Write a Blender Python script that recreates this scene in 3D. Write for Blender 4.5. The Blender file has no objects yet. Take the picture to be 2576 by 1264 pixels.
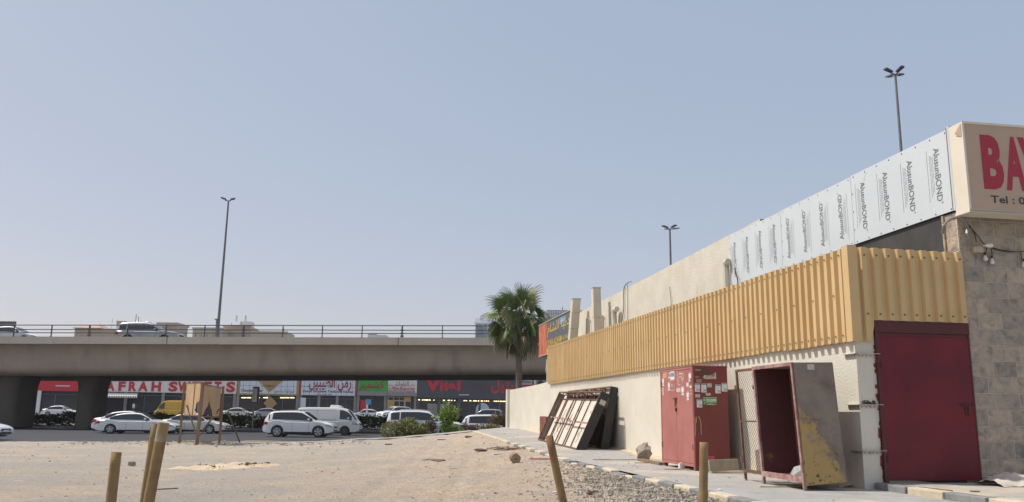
import bpy, math, random
from mathutils import Vector, Matrix
R_ = math.radians
SC = bpy.context.scene
COL = SC.collection

# ------------------------------------------------------------------ camera
FPX, PITCH, ROLL, EYE = 2155.0, R_(10.85), R_(0.6), Vector((0, 0, 1.57))
Fw = Vector((0, math.cos(PITCH), math.sin(PITCH)))
U0 = Vector((0, -math.sin(PITCH), math.cos(PITCH)))
Up = U0 * math.cos(ROLL) - Vector((1, 0, 0)) * math.sin(ROLL)
Rt = Vector((1, 0, 0)) * math.cos(ROLL) + U0 * math.sin(ROLL)
cd = bpy.data.cameras.new('camera')
cam = bpy.data.objects.new('camera', cd)
COL.objects.link(cam)
cam.matrix_world = Matrix.Translation(EYE) @ Matrix((Rt, Up, -Fw)).transposed().to_4x4()
cd.sensor_width = 36.0
cd.lens = 36.0 * FPX / 2576.0
cd.clip_end = 6000
cd.clip_start = 0.1
SC.camera = cam

# ------------------------------------------------------------------ sky and sun
SUN_EL = 57.0
trav = Vector((1.0, -0.13, 0)).normalized()
world = bpy.data.worlds.new("World")
SC.world = world
world.use_nodes = True
wn = world.node_tree
bg = wn.nodes['Background']
sky = wn.nodes.new('ShaderNodeTexSky')
sky.sky_type = 'NISHITA'
sky.sun_disc = False
sky.sun_elevation = R_(SUN_EL)
sky.sun_rotation = math.atan2(-trav.x, -trav.y)
sky.altitude = 0
sky.air_density = 1.0
sky.dust_density = 1.6
sky.ozone_density = 2.2
air = wn.nodes.new('ShaderNodeMix'); air.data_type = 'RGBA'; air.blend_type = 'ADD'; air.inputs[0].default_value = 1.0
air.inputs[7].default_value = (1.70, 2.25, 3.15, 1)       # even desert haze over the whole sky
dim = wn.nodes.new('ShaderNodeMix'); dim.data_type = 'RGBA'; dim.blend_type = 'MULTIPLY'; dim.inputs[0].default_value = 1.0
dim.inputs[7].default_value = (.61, .39, .25, 1)
wn.links.new(sky.outputs[0], dim.inputs[6])
wn.links.new(dim.outputs[2], air.inputs[6])
wn.links.new(air.outputs[2], bg.inputs[0])
bg.inputs[1].default_value = 0.15
sl = bpy.data.lights.new('sun', 'SUN')
sl.energy = 4.15
sl.angle = R_(0.6)
sl.color = (1.0, 0.95, 0.86)
so = bpy.data.objects.new('sun', sl)
COL.objects.link(so)
so.location = (-60, 10, 80)
tv = Vector((trav.x * math.cos(R_(SUN_EL)), trav.y * math.cos(R_(SUN_EL)), -math.sin(R_(SUN_EL))))
so.rotation_euler = tv.to_track_quat('-Z', 'Y').to_euler()
SC.view_settings.view_transform = 'Standard'
SC.view_settings.look = 'None'
SC.view_settings.exposure = 0.0
SC.view_settings.gamma = 1.0
try:
    SC.cycles.max_bounces = 6
    SC.cycles.transparent_max_bounces = 6
    SC.cycles.volume_bounces = 1
    SC.cycles.use_denoising = True
except Exception:
    pass

# ------------------------------------------------------------------ measuring helpers
def ray(px, py):
    return Fw + Rt * ((px - 1288) / FPX) + Up * ((632 - py) / FPX)
def atZ(px, py, z):
    d = ray(px, py); return EYE + d * ((z - EYE.z) / d.z)
def atY(px, py, Y):
    d = ray(px, py); return EYE + d * (Y / d.y)
def onp(px, py, p, n):
    d = ray(px, py); return EYE + d * ((p - EYE).dot(n) / d.dot(n))
WA = R_(9.65)
uu = Vector((-math.sin(WA), math.cos(WA), 0)); nn = Vector((math.cos(WA), math.sin(WA), 0))
C0 = atZ(2176, 1231, 0.57); C0.z = 0
def loc(p):
    q = p - C0; return Vector((q.dot(nn), q.dot(uu), p.z))          # (w, s, z)
def wpt(w, s, z):
    p = C0 + nn * w + uu * s; return Vector((p.x, p.y, z))
def wl(px, py, w):
    return loc(onp(px, py, C0 + nn * w, nn))
def fr(px, py, s):
    return loc(onp(px, py, C0 + uu * s, uu))
def smooth(t):
    t = max(0.0, min(1.0, t)); return t * t * (3 - 2 * t)
def pave_z(s):
    if s < 8: return 0.57
    return 0.57 + (s - 8) * 0.0195 if s < 26 else 0.921 + (s - 26) * 0.01

# ------------------------------------------------------------------ mesh helpers
class Thing:
    def __init__(self, name, label, cat, org=(0, 0, 0), rz=0.0, wall=False, group=None):
        self.org = Vector(org)
        o = bpy.data.objects.new(name, None); COL.objects.link(o)
        o.empty_display_size = 0.2
        if wall:
            p = wpt(self.org.x, self.org.y, self.org.z); o.location = p; o.rotation_euler = (0, 0, WA)
        else:
            o.location = self.org; o.rotation_euler = (0, 0, rz)
        o['label'] = label; o['category'] = cat
        if group: o['group'] = group
        self.o = o

class MB:
    def __init__(self): self.v = []; self.f = []; self.mi = []
    def add(self, vs, fs, mi=0):
        b = len(self.v); self.v += [Vector(p) for p in vs]
        self.f += [tuple(i + b for i in f) for f in fs]; self.mi += [mi] * len(fs)
        return self
    def quad(self, a, b, c, d, mi=0): return self.add([a, b, c, d], [(0, 1, 2, 3)], mi)
    def hexa(self, p, mi=0):          # p[0:4] bottom ring, p[4:8] top ring
        return self.add(p, [(3, 2, 1, 0), (4, 5, 6, 7), (0, 1, 5, 4), (1, 2, 6, 5), (2, 3, 7, 6), (3, 0, 4, 7)], mi)
    def box(self, x0, x1, y0, y1, z0, z1, mi=0):
        return self.hexa([(x0, y0, z0), (x1, y0, z0), (x1, y1, z0), (x0, y1, z0), (x0, y0, z1), (x1, y0, z1), (x1, y1, z1), (x0, y1, z1)], mi)
    def beam(self, a, b, w, h=None, up=(0, 0, 1), mi=0):
        h = h or w; a = Vector(a); b = Vector(b); d = (b - a).normalized(); up = Vector(up)
        x = d.cross(up)
        if x.length < 1e-4: x = d.cross(Vector((1, 0, 0)))
        x.normalize(); y = x.cross(d).normalized(); x *= w / 2; y *= h / 2
        return self.hexa([a - x - y, a + x - y, a + x + y, a - x + y, b - x - y, b + x - y, b + x + y, b - x + y], mi)
    def tube(self, pts, r, n=8, mi=0, cap=True):
        pts = [Vector(p) for p in pts]; rs = r if isinstance(r, (list, tuple)) else [r] * len(pts)
        rings = []; px = None
        for i, p in enumerate(pts):
            d = (pts[min(i + 1, len(pts) - 1)] - pts[max(i - 1, 0)]).normalized()
            x = px - d * px.dot(d) if px is not None else d.cross(Vector((0, 0, 1)))
            if x.length < 1e-3: x = d.cross(Vector((0, 1, 0)))
            x.normalize(); px = x; y = d.cross(x)
            rings.append([p + (x * math.cos(2 * math.pi * k / n) + y * math.sin(2 * math.pi * k / n)) * rs[i] for k in range(n)])
        vs = [q for g in rings for q in g]; fs = []
        for i in range(len(pts) - 1):
            for k in range(n):
                a = i * n + k; b = i * n + (k + 1) % n
                fs.append((a, b, b + n, a + n))
        if cap: fs += [tuple(reversed(range(n))), tuple(range((len(pts) - 1) * n, len(pts) * n))]
        return self.add(vs, fs, mi)
    def prism(self, poly, ext, mi=0):
        n = len(poly); ext = Vector(ext); a = [Vector(p) for p in poly]
        return self.add(a + [p + ext for p in a], [tuple(reversed(range(n))), tuple(range(n, 2 * n))] + [(i, (i + 1) % n, n + (i + 1) % n, n + i) for i in range(n)], mi)
    def grid(self, rows, mi=0):
        m = len(rows[0]); vs = [p for r in rows for p in r]
        return self.add(vs, [(i * m + j, i * m + j + 1, (i + 1) * m + j + 1, (i + 1) * m + j) for i in range(len(rows) - 1) for j in range(m - 1)], mi)
    def build(self, name, mat, parent=None, org=None, wall=False, smooth_=False, bevel=0, rz=0.0, segs=2):
        par = None
        if isinstance(parent, Thing): o_ = parent.org; par = parent.o
        elif parent is not None: par = parent; o_ = Vector(parent['_org']) if '_org' in parent else Vector((0, 0, 0))
        else: o_ = Vector(org) if org is not None else Vector((0, 0, 0))
        me = bpy.data.meshes.new(name)
        me.from_pydata([tuple(p - o_) for p in self.v], [], self.f)
        mats = mat if isinstance(mat, (list, tuple)) else [mat]
        for m in mats: me.materials.append(m)
        if len(mats) > 1:
            for p, i in zip(me.polygons, self.mi): p.material_index = i
        if smooth_:
            for p in me.polygons: p.use_smooth = True
            try: me.set_sharp_from_angle(angle=R_(38))
            except Exception: pass
        me.update()
        o = bpy.data.objects.new(name, me); COL.objects.link(o)
        if par is not None:
            o.parent = par; ORG[o.name] = o_
        elif wall:
            o.location = wpt(o_.x, o_.y, o_.z); o.rotation_euler = (0, 0, WA); ORG[o.name] = o_
        else:
            o.location = o_; o.rotation_euler = (0, 0, rz); ORG[o.name] = o_
        if bevel:
            b = o.modifiers.new('bevel', 'BEVEL'); b.width = bevel; b.segments = segs; b.limit_method = 'ANGLE'; b.angle_limit = R_(35)
        return o
ORG = {}
class Sub:                       # lets a part act as the parent of a sub-part
    def __init__(self, o): self.o = o; self.org = ORG[o.name]
def as_parent(o):
    t = Thing.__new__(Thing); t.o = o; t.org = ORG[o.name]; return t
def tag(o, label, cat, group=None):
    o['label'] = label; o['category'] = cat
    if group: o['group'] = group
    return o
def kind(o, k): o['kind'] = k; return o

# ------------------------------------------------------------------ materials
def nd(nt, t, **kw):
    n = nt.nodes.new(t)
    for k, v in kw.items(): setattr(n, k, v)
    return n
def pm(name, c1, c2=None, scale=4.0, rough=0.7, bump=0.0, bscale=40.0, metal=0.0, stretch=(1, 1, 1), lo=0.35, hi=0.65, detail=5.0,
       c3=None, s3=1.2, lo3=0.5, hi3=0.6, st3=(1, 1, 1), spec=0.5, coat=0.0, emit=None, estr=0.0, c4=None, s4=9.0, lo4=.6, hi4=.66, st4=(1, 1, 1)):
    m = bpy.data.materials.new(name); m.use_nodes = True; nt = m.node_tree
    p = nt.nodes['Principled BSDF']
    p.inputs['Roughness'].default_value = rough; p.inputs['Metallic'].default_value = metal
    p.inputs['Specular IOR Level'].default_value = spec
    p.inputs['Coat Weight'].default_value = coat
    tc = nd(nt, 'ShaderNodeTexCoord')
    def noise(sc, st, det, lo_, hi_):
        mp = nd(nt, 'ShaderNodeMapping'); mp.inputs['Scale'].default_value = st
        nt.links.new(tc.outputs['Object'], mp.inputs[0])
        n = nd(nt, 'ShaderNodeTexNoise'); n.inputs['Scale'].default_value = sc; n.inputs['Detail'].default_value = det; n.inputs['Roughness'].default_value = .62
        nt.links.new(mp.outputs[0], n.inputs['Vector'])
        r = nd(nt, 'ShaderNodeMapRange'); r.inputs[1].default_value = lo_; r.inputs[2].default_value = hi_
        r.interpolation_type = 'SMOOTHSTEP'
        nt.links.new(n.outputs['Fac'], r.inputs[0]); return r.outputs[0]
    def mix(fac, a, b):
        x = nd(nt, 'ShaderNodeMix', data_type='RGBA'); nt.links.new(fac, x.inputs[0])
        if isinstance(a, tuple): x.inputs[6].default_value = (*a, 1)
        else: nt.links.new(a, x.inputs[6])
        x.inputs[7].default_value = (*b, 1); return x.outputs[2]
    cur = tuple(c1)
    if c2 is not None: cur = mix(noise(scale, stretch, detail, lo, hi), cur, c2)
    if c3 is not None: cur = mix(noise(s3, st3, 6.0, lo3, hi3), cur, c3)
    if c4 is not None: cur = mix(noise(s4, st4, 6.0, lo4, hi4), cur, c4)
    if isinstance(cur, tuple): p.inputs['Base Color'].default_value = (*cur, 1)
    else: nt.links.new(cur, p.inputs['Base Color'])
    if emit: p.inputs['Emission Color'].default_value = (*emit, 1); p.inputs['Emission Strength'].default_value = estr
    if bump:
        n = nd(nt, 'ShaderNodeTexNoise'); n.inputs['Scale'].default_value = bscale; n.inputs['Detail'].default_value = 4
        nt.links.new(tc.outputs['Object'], n.inputs['Vector'])
        b = nd(nt, 'ShaderNodeBump'); b.inputs['Strength'].default_value = min(1.0, bump); b.inputs['Distance'].default_value = 0.02 * max(1, bump)
        nt.links.new(n.outputs['Fac'], b.inputs['Height']); nt.links.new(b.outputs[0], p.inputs['Normal'])
    m.diffuse_color = (*c1, 1)
    return m
M = {}
M['stucco'] = pm('cream_stucco', (.665, .635, .545), (.60, .57, .48), 1.3, .92, .9, 26, c3=(.50, .43, .33), s3=1.6, lo3=.60, hi3=.80, st3=(1, 1, .35), c4=(.56, .47, .40), s4=.8, lo4=.62, hi4=.8, spec=.15)
M['wallpaint'] = pm('cream_wall_paint', (.69, .66, .565), (.64, .605, .51), 1.0, .9, .45, 34, c3=(.50, .45, .37), s3=2.2, lo3=.60, hi3=.82, st3=(1, 1, .22), c4=(.54, .44, .36), s4=.7, lo4=.63, hi4=.85, spec=.15)
M['corr'] = pm('ochre_sheet', (.62, .445, .22), (.575, .405, .195), .9, .5, .05, 60, c3=(.56, .41, .23), s3=1.2, lo3=.55, hi3=.85, st3=(2, 2, .5), spec=.35)
M['corr2'] = pm('ochre_sheet_faded', (.59, .42, .205), (.64, .47, .245), .9, .5, .05, 60, c3=(.52, .37, .20), s3=1.6, lo3=.58, hi3=.85, st3=(2, 2, .4), spec=.35)
M['screw'] = pm('dark_screw', (.12, .09, .06), rough=.6)
M['film'] = pm('protective_film', (.62, .67, .69), (.59, .645, .67), .8, .38, .04, 12, c3=(.60, .655, .68), s3=2.5, lo3=.55, hi3=.8, spec=.5)
M['print'] = pm('grey_print', (.17, .18, .20), rough=.6)
M['finePrint'] = pm('fine_grey_print', (.30, .32, .34), rough=.6)
M['darkmetal'] = pm('dark_sheet', (.045, .043, .042), (.065, .06, .055), 2, .6, .1, 20)
M['signbeige'] = pm('sign_beige', (.50, .37, .27), (.47, .345, .25), 1.4, .55, .03, 30, c3=(.42, .31, .225), s3=1.1, lo3=.55, hi3=.8)
M['signside'] = pm('sign_side_cream', (.74, .68, .57), (.68, .62, .5), 1.5, .6, c3=(.55, .40, .26), s3=2.4, lo3=.66, hi3=.74)
M['redletter'] = pm('red_letter', (.40, .022, .045), (.36, .02, .04), 2, .45)
M['blackletter'] = pm('black_letter', (.05, .045, .045), rough=.5)
M['rustframe'] = pm('rust_brown', (.10, .048, .032), (.19, .10, .065), 9, .8, .2, 60)
M['bluestrip'] = pm('blue_white_edge', (.50, .60, .66), rough=.5)
M['reddoor'] = pm('red_door_paint', (.165, .015, .022), (.115, .014, .021), 1.6, .42, .06, 9, c3=(.15, .025, .03), s3=2.3, lo3=.6, hi3=.8, spec=.3)
M['reddoorframe'] = pm('dark_red_frame', (.10, .016, .018), (.075, .014, .015), 3, .55)
M['redpaintsmear'] = pm('red_paint_smear', (.27, .03, .025), (.22, .025, .02), 9, .6)
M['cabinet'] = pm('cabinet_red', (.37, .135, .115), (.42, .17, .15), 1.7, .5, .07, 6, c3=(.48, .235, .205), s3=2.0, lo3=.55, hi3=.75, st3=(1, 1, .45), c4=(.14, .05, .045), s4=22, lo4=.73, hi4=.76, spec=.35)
M['cabinetside'] = pm('cabinet_red_shaded', (.20, .045, .043), (.165, .038, .038), 1.7, .5, .07, 6, c4=(.10, .03, .03), s4=15, lo4=.72, hi4=.76, spec=.35)  # darker copy of the cabinet red, shade of the viewer's side coloured in
M['white'] = pm('sticker_white', (.74, .74, .72), rough=.5)
M['offwhite'] = pm('sticker_old', (.58, .53, .47), (.46, .40, .34), 20, .6)
M['blueink'] = pm('blue_ink', (.16, .26, .42), rough=.6)
M['greenplate'] = pm('green_print', (.05, .19, .085), (.07, .23, .10), 30, .5)
M['palegreen'] = pm('pale_green_print', (.50, .66, .48), rough=.5)
M['orangepaper'] = pm('orange_paper', (.50, .25, .15), (.60, .36, .26), 12, .7)
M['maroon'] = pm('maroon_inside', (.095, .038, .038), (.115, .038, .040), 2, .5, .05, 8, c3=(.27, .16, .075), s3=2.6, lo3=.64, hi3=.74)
M['pinkframe'] = pm('highlit_maroon_frame', (.42, .28, .245), (.26, .12, .11), 7, .65, .1, 40)  # maroon raised to pinkish white, painting in the frame's highlights
M['oldpanel'] = pm('weathered_grey_panel', (.27, .22, .175), (.215, .17, .14), 1.8, .7, .12, 22, c3=(.165, .125, .11), s3=2.2, lo3=.5, hi3=.7, spec=.25)
M['steelmesh'] = pm('rusty_mesh_steel', (.09, .065, .05), (.06, .045, .035), 12, .7)
M['blackpanel'] = pm('black_panel', (.018, .018, .020), (.026, .026, .028), 3, .55, .05, 10, c3=(.08, .08, .085), s3=7, lo3=.7, hi3=.8)
M['whitesheet'] = pm('stained_white_sheet', (.66, .60, .50), (.60, .54, .45), 2, .7, .05, 9, c3=(.24, .17, .12), s3=2.4, lo3=.625, hi3=.67, st3=(2.6, 2.6, .9))
M['greyinner'] = pm('grey_inner', (.20, .18, .16), (.17, .15, .135), 3, .8)
M['pave'] = pm('pavement_concrete', (.38, .37, .355), (.32, .315, .305), 1.5, .92, .5, 45, c3=(.54, .46, .36), s3=.75, lo3=.47, hi3=.68, c4=(.27, .255, .235), s4=2.6, lo4=.56, hi4=.72, spec=.15)
M['kerb_cream'] = pm('kerb_cream', (.60, .53, .41), (.50, .43, .32), 5, .9, .5, 30, spec=.1)
M['kerb_dark'] = pm('kerb_grey', (.19, .205, .215), (.26, .26, .25), 5, .9, .5, 30, spec=.1)
M['asphalt'] = pm('asphalt', (.056, .059, .068), (.068, .071, .078), .35, .85, .3, 40, c3=(.088, .086, .083), s3=.09, lo3=.5, hi3=.8, stretch=(.3, 1.4, 1), spec=.2)
M['ground'] = pm('far_ground', (.26, .22, .17), (.20, .18, .15), .05, .95)
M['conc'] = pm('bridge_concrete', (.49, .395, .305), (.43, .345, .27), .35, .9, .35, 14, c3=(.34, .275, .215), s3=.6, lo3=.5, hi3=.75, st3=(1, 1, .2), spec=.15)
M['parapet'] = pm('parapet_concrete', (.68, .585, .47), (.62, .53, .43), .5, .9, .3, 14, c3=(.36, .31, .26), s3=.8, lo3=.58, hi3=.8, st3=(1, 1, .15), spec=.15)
M['soffit'] = pm('soffit_concrete_shaded', (.13, .12, .115), (.11, .105, .10), .4, .9, spec=.1)  # bridge concrete darkened for the shade under the deck
M['pier'] = pm('pier_concrete_shaded', (.135, .115, .095), (.115, .10, .085), .5, .9, .2, 10, spec=.1)  # concrete darkened to carry the bridge's shadow on the piers
M['railing'] = pm('railing_grey', (.13, .135, .135), (.10, .10, .10), 1, .5, metal=.3)
M['pole'] = pm('lamp_pole', (.20, .205, .20), (.17, .17, .17), 1.2, .5, metal=.3)
M['lamphead'] = pm('lamp_head', (.07, .075, .085), rough=.5)
M['wood'] = pm('raw_wood', (.26, .17, .105), (.20, .125, .075), 6, .8, .2, 40, stretch=(1, 1, .15))
M['plywood'] = pm('plywood', (.52, .36, .21), (.44, .29, .16), 2.5, .8, .05, 20, c3=(.60, .45, .29), s3=1.4, lo3=.55, hi3=.75, stretch=(1, 1, .3))
M['leaf'] = pm('hedge_leaf', (.055, .085, .035), (.085, .10, .045), 3, .9, spec=.1)
M['leaf2'] = pm('hedge_leaf_olive', (.13, .155, .045), (.20, .20, .07), 3, .65)
M['leafgreen'] = pm('bright_leaf', (.12, .22, .035), (.20, .30, .06), 4, .55)
M['leafbrown'] = pm('brown_leaf', (.15, .10, .055), (.10, .075, .04), 3, .8)
M['leafred'] = pm('red_leaf', (.12, .05, .05), (.08, .06, .035), 3, .7)
M['bark'] = pm('bark', (.14, .10, .07), (.09, .065, .05), 8, .9, .4, 30)
M['palmbark'] = pm('palm_bark', (.155, .12, .095), (.22, .165, .125), 9, .95, .8, 25, stretch=(.5, .5, 2.2))
M['frond'] = pm('frond_green', (.085, .14, .04), (.13, .19, .055), 2.5, .5, spec=.4)
M['frondold'] = pm('frond_old', (.19, .21, .08), (.23, .21, .10), 2.5, .6)
M['fronddead'] = pm('frond_dead', (.17, .125, .085), (.12, .085, .06), 3, .85)
M['petiole'] = pm('petiole', (.26, .165, .08), (.17, .09, .055), 5, .6)
M['pipe'] = pm('rusty_pipe_paint', (.30, .205, .085), (.22, .155, .085), 6, .75, .25, 50, c3=(.22, .105, .055), s3=3.2, lo3=.48, hi3=.62, st3=(1, 1, .5), c4=(.12, .065, .045), s4=28, lo4=.68, hi4=.72, spec=.25)
M['pipewhite'] = pm('pipe_white_paint', (.42, .385, .33), (.30, .21, .10), 3.0, .7, .2, 50, lo=.45, hi=.6, stretch=(1, 1, .6))
M['duct'] = pm('duct_grey', (.44, .40, .34), (.38, .34, .28), 1.5, .75)
M['duct_l'] = pm('duct_cream', (.66, .60, .49), (.60, .53, .42), 1.5, .8)
M['cable'] = pm('cable_grey', (.22, .20, .17), rough=.6)
M['black'] = pm('black_rubber', (.02, .02, .02), rough=.55)
M['bulb'] = pm('white_bulb', (.70, .70, .66), rough=.25)
M['bracket'] = pm('white_bracket', (.55, .52, .45), (.32, .25, .19), 20, .7, lo=.5, hi=.7)
M['soot'] = pm('burnt_soot', (.05, .04, .035), (.12, .09, .07), 20, .9)
M['glassdark'] = pm('shop_glass', (.022, .025, .030), (.045, .045, .045), .5, .12, lo=.45, hi=.7, spec=.7)
M['shopwall'] = pm('shop_wall', (.33, .30, .27), (.28, .26, .24), .6, .8)
M['shopgrey'] = pm('charcoal_cladding', (.075, .078, .09), (.085, .088, .10), .4, .6)
M['signwhite'] = pm('sign_white', (.80, .78, .74), (.75, .73, .69), .4, .5)
M['signblue'] = pm('sign_pale_blue', (.72, .78, .84), (.68, .74, .80), .4, .5)
M['gold'] = pm('sign_gold', (.46, .29, .12), (.42, .26, .10), .6, .5)
M['signgreen'] = pm('sign_green', (.05, .36, .05), (.06, .42, .06), .8, .5)
M['shopred'] = pm('sign_red', (.62, .03, .04), (.56, .03, .04), .7, .5)
M['yellow'] = pm('yellow_paint', (.60, .36, .04), (.55, .33, .04), .8, .5)
M['line'] = pm('grid_line', (.10, .12, .16), rough=.6)
M['greycorr'] = pm('grey_awning_sheet', (.30, .28, .25), (.26, .245, .22), 3, .7)
M['signgrey'] = pm('sign_slate', (.115, .125, .145), (.10, .11, .13), 1, .5)
M['signyellow'] = pm('sign_yellow', (.68, .50, .07), rough=.5)
M['flame'] = pm('picture_orange', (.60, .22, .10), (.42, .07, .06), 3, .6, lo=.4, hi=.6, stretch=(1, 2.5, .5))
M['lampglow'] = pm('lit_lamp', (.9, .8, .6), emit=(1.0, .72, .38), estr=3.0)
M['beige1'] = pm('beige_render', (.50, .40, .29), (.46, .37, .27), .2, .9)
M['beige2'] = pm('sand_render', (.56, .48, .36), (.52, .44, .33), .2, .9)
M['rooftile'] = pm('pink_roof', (.52, .38, .30), (.47, .34, .27), .4, .85)
M['towerwhite'] = pm('tower_white', (.72, .74, .76), (.66, .68, .70), .1, .7)
M['towerglass'] = pm('tower_glass', (.16, .23, .27), (.20, .27, .31), .3, .2)
M['water_tank'] = pm('tank_white', (.72, .70, .66), rough=.6)
M['carwhite'] = pm('car_white', (.78, .79, .80), rough=.28, coat=.6)
M['carcream'] = pm('car_cream', (.68, .66, .60), rough=.3, coat=.6)
M['carsilver'] = pm('car_silver', (.42, .43, .45), rough=.28, metal=.45, coat=.6)
M['caryellow'] = pm('car_yellow', (.62, .38, .05), rough=.4)
M['vanwhite'] = pm('van_white', (.74, .74, .70), (.68, .68, .63), .9, .4, coat=.2)
M['glass'] = pm('car_glass', (.016, .017, .02), rough=.06, spec=.8)
M['glasslight'] = pm('windscreen_glass', (.10, .125, .13), rough=.05, spec=.8)
M['tyre'] = pm('tyre', (.022, .022, .022), rough=.85)
M['rim'] = pm('alloy', (.45, .46, .47), rough=.35, metal=.6)
M['steelwheel'] = pm('black_steel_wheel', (.05, .05, .05), rough=.6)
M['trimdark'] = pm('dark_trim', (.03, .03, .032), rough=.5)
M['tail'] = pm('tail_lamp', (.40, .02, .02), rough=.2)
M['head'] = pm('head_lamp', (.60, .58, .52), (.35, .33, .28), 8, .12)
M['rock'] = pm('rock', (.40, .345, .28), (.30, .26, .215), 6, .95, .5, 20)
M['lumpgrey'] = pm('grey_lump', (.23, .20, .17), (.33, .29, .25), 7, .95, 1.0, 12)
M['innerrail'] = pm('inner_rail_brown', (.24, .12, .095), (.18, .08, .07), 5, .6)
M['stonelight'] = pm('pale_rubble', (.55, .50, .43), (.42, .38, .33), 5, .95)
M['stonedark'] = pm('dark_rubble', (.22, .195, .17), (.31, .27, .22), 5, .95)
M['sandpile'] = pm('pale_sand', (.60, .475, .335), (.50, .39, .27), 3, .95, 1.0, 14, c3=(.36, .26, .18), s3=2.2, lo3=.62, hi3=.72)
M['sack'] = pm('sack_cloth', (.62, .57, .50), (.48, .42, .35), 8, .9, .4, 20, c3=(.62, .33, .14), s3=3.1, lo3=.58, hi3=.62)
M['skin'] = pm('skin', (.30, .17, .11), rough=.6)
M['shirtblue'] = pm('blue_shirt', (.22, .36, .55), rough=.8)
M['clothdark'] = pm('dark_cloth', (.06, .06, .07), rough=.9)
M['robe'] = pm('white_cloth', (.70, .70, .68), rough=.9)
M['foam'] = pm('appliance_plastic', (.36, .37, .36), (.28, .29, .28), 4, .6)
M['pinkbox'] = pm('pink_box', (.48, .09, .15), (.42, .07, .13), 8, .7)
M['card'] = pm('worn_board', (.33, .285, .215), (.26, .22, .165), 7, .85, stretch=(1, 1, .2))
M['paleplank'] = pm('pale_plank', (.56, .46, .32), (.48, .38, .25), 6, .85)

def stone_mat():
    m = bpy.data.materials.new('marbled_stone_tiles'); m.use_nodes = True; nt = m.node_tree
    p = nt.nodes['Principled BSDF']; p.inputs['Roughness'].default_value = .6
    tc = nd(nt, 'ShaderNodeTexCoord'); sx = nd(nt, 'ShaderNodeSeparateXYZ'); nt.links.new(tc.outputs['Object'], sx.inputs[0])
    ad = nd(nt, 'ShaderNodeMath', operation='ADD'); nt.links.new(sx.outputs[0], ad.inputs[0]); nt.links.new(sx.outputs[1], ad.inputs[1])
    cx = nd(nt, 'ShaderNodeCombineXYZ'); nt.links.new(ad.outputs[0], cx.inputs[0]); nt.links.new(sx.outputs[2], cx.inputs[1])
    br = nd(nt, 'ShaderNodeTexBrick'); br.offset = .5
    br.inputs['Scale'].default_value = 1.0; br.inputs['Mortar Size'].default_value = .008; br.inputs['Mortar Smooth'].default_value = .6
    br.offset = .43; br.squash = 1.25; br.squash_frequency = 3; br.inputs['Brick Width'].default_value = .40; br.inputs['Row Height'].default_value = .245; br.inputs['Bias'].default_value = 0
    br.inputs['Color1'].default_value = (.31, .27, .225, 1); br.inputs['Color2'].default_value = (.20, .19, .175, 1); br.inputs['Mortar'].default_value = (.48, .44, .38, 1)
    nt.links.new(cx.outputs[0], br.inputs['Vector'])
    n = nd(nt, 'ShaderNodeTexNoise'); n.inputs['Scale'].default_value = 6.0; n.inputs['Detail'].default_value = 8; n.inputs['Roughness'].default_value = .72; n.inputs['Distortion'].default_value = .5
    of = nd(nt, 'ShaderNodeVectorMath', operation='MULTIPLY_ADD'); of.inputs[1].default_value = (9, 9, 9)
    nt.links.new(br.outputs['Color'], of.inputs[0]); nt.links.new(tc.outputs['Object'], of.inputs[2]); nt.links.new(of.outputs[0], n.inputs['Vector'])
    r = nd(nt, 'ShaderNodeValToRGB'); r.color_ramp.elements[0].position = .36; r.color_ramp.elements[0].color = (.27, .29, .29, 1)
    r.color_ramp.elements[1].position = .66; r.color_ramp.elements[1].color = (1.0, .88, .74, 1)
    e = r.color_ramp.elements.new(.5); e.color = (.72, .68, .63, 1)
    nt.links.new(n.outputs['Fac'], r.inputs[0])
    mx = nd(nt, 'ShaderNodeMix', data_type='RGBA', blend_type='MULTIPLY'); mx.inputs[0].default_value = .75
    nt.links.new(br.outputs['Color'], mx.inputs[6]); nt.links.new(r.outputs[0], mx.inputs[7])
    g = nd(nt, 'ShaderNodeMix', data_type='RGBA', blend_type='MULTIPLY'); g.inputs[0].default_value = 1; g.inputs[7].default_value = (1.75, 1.68, 1.62, 1)
    nt.links.new(mx.outputs[2], g.inputs[6]); nt.links.new(g.outputs[2], p.inputs['Base Color'])
    n2 = nd(nt, 'ShaderNodeTexNoise'); n2.inputs['Scale'].default_value = 9; n2.inputs['Detail'].default_value = 4
    nt.links.new(tc.outputs['Object'], n2.inputs['Vector'])
    b = nd(nt, 'ShaderNodeBump'); b.inputs['Strength'].default_value = .9; b.inputs['Distance'].default_value = .03
    ml = nd(nt, 'ShaderNodeMath', operation='SUBTRACT'); nt.links.new(n2.outputs['Fac'], ml.inputs[0]); nt.links.new(br.outputs['Fac'], ml.inputs[1])
    nt.links.new(ml.outputs[0], b.inputs['Height']); nt.links.new(b.outputs[0], p.inputs['Normal'])
    return m
M['stone'] = stone_mat()

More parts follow.
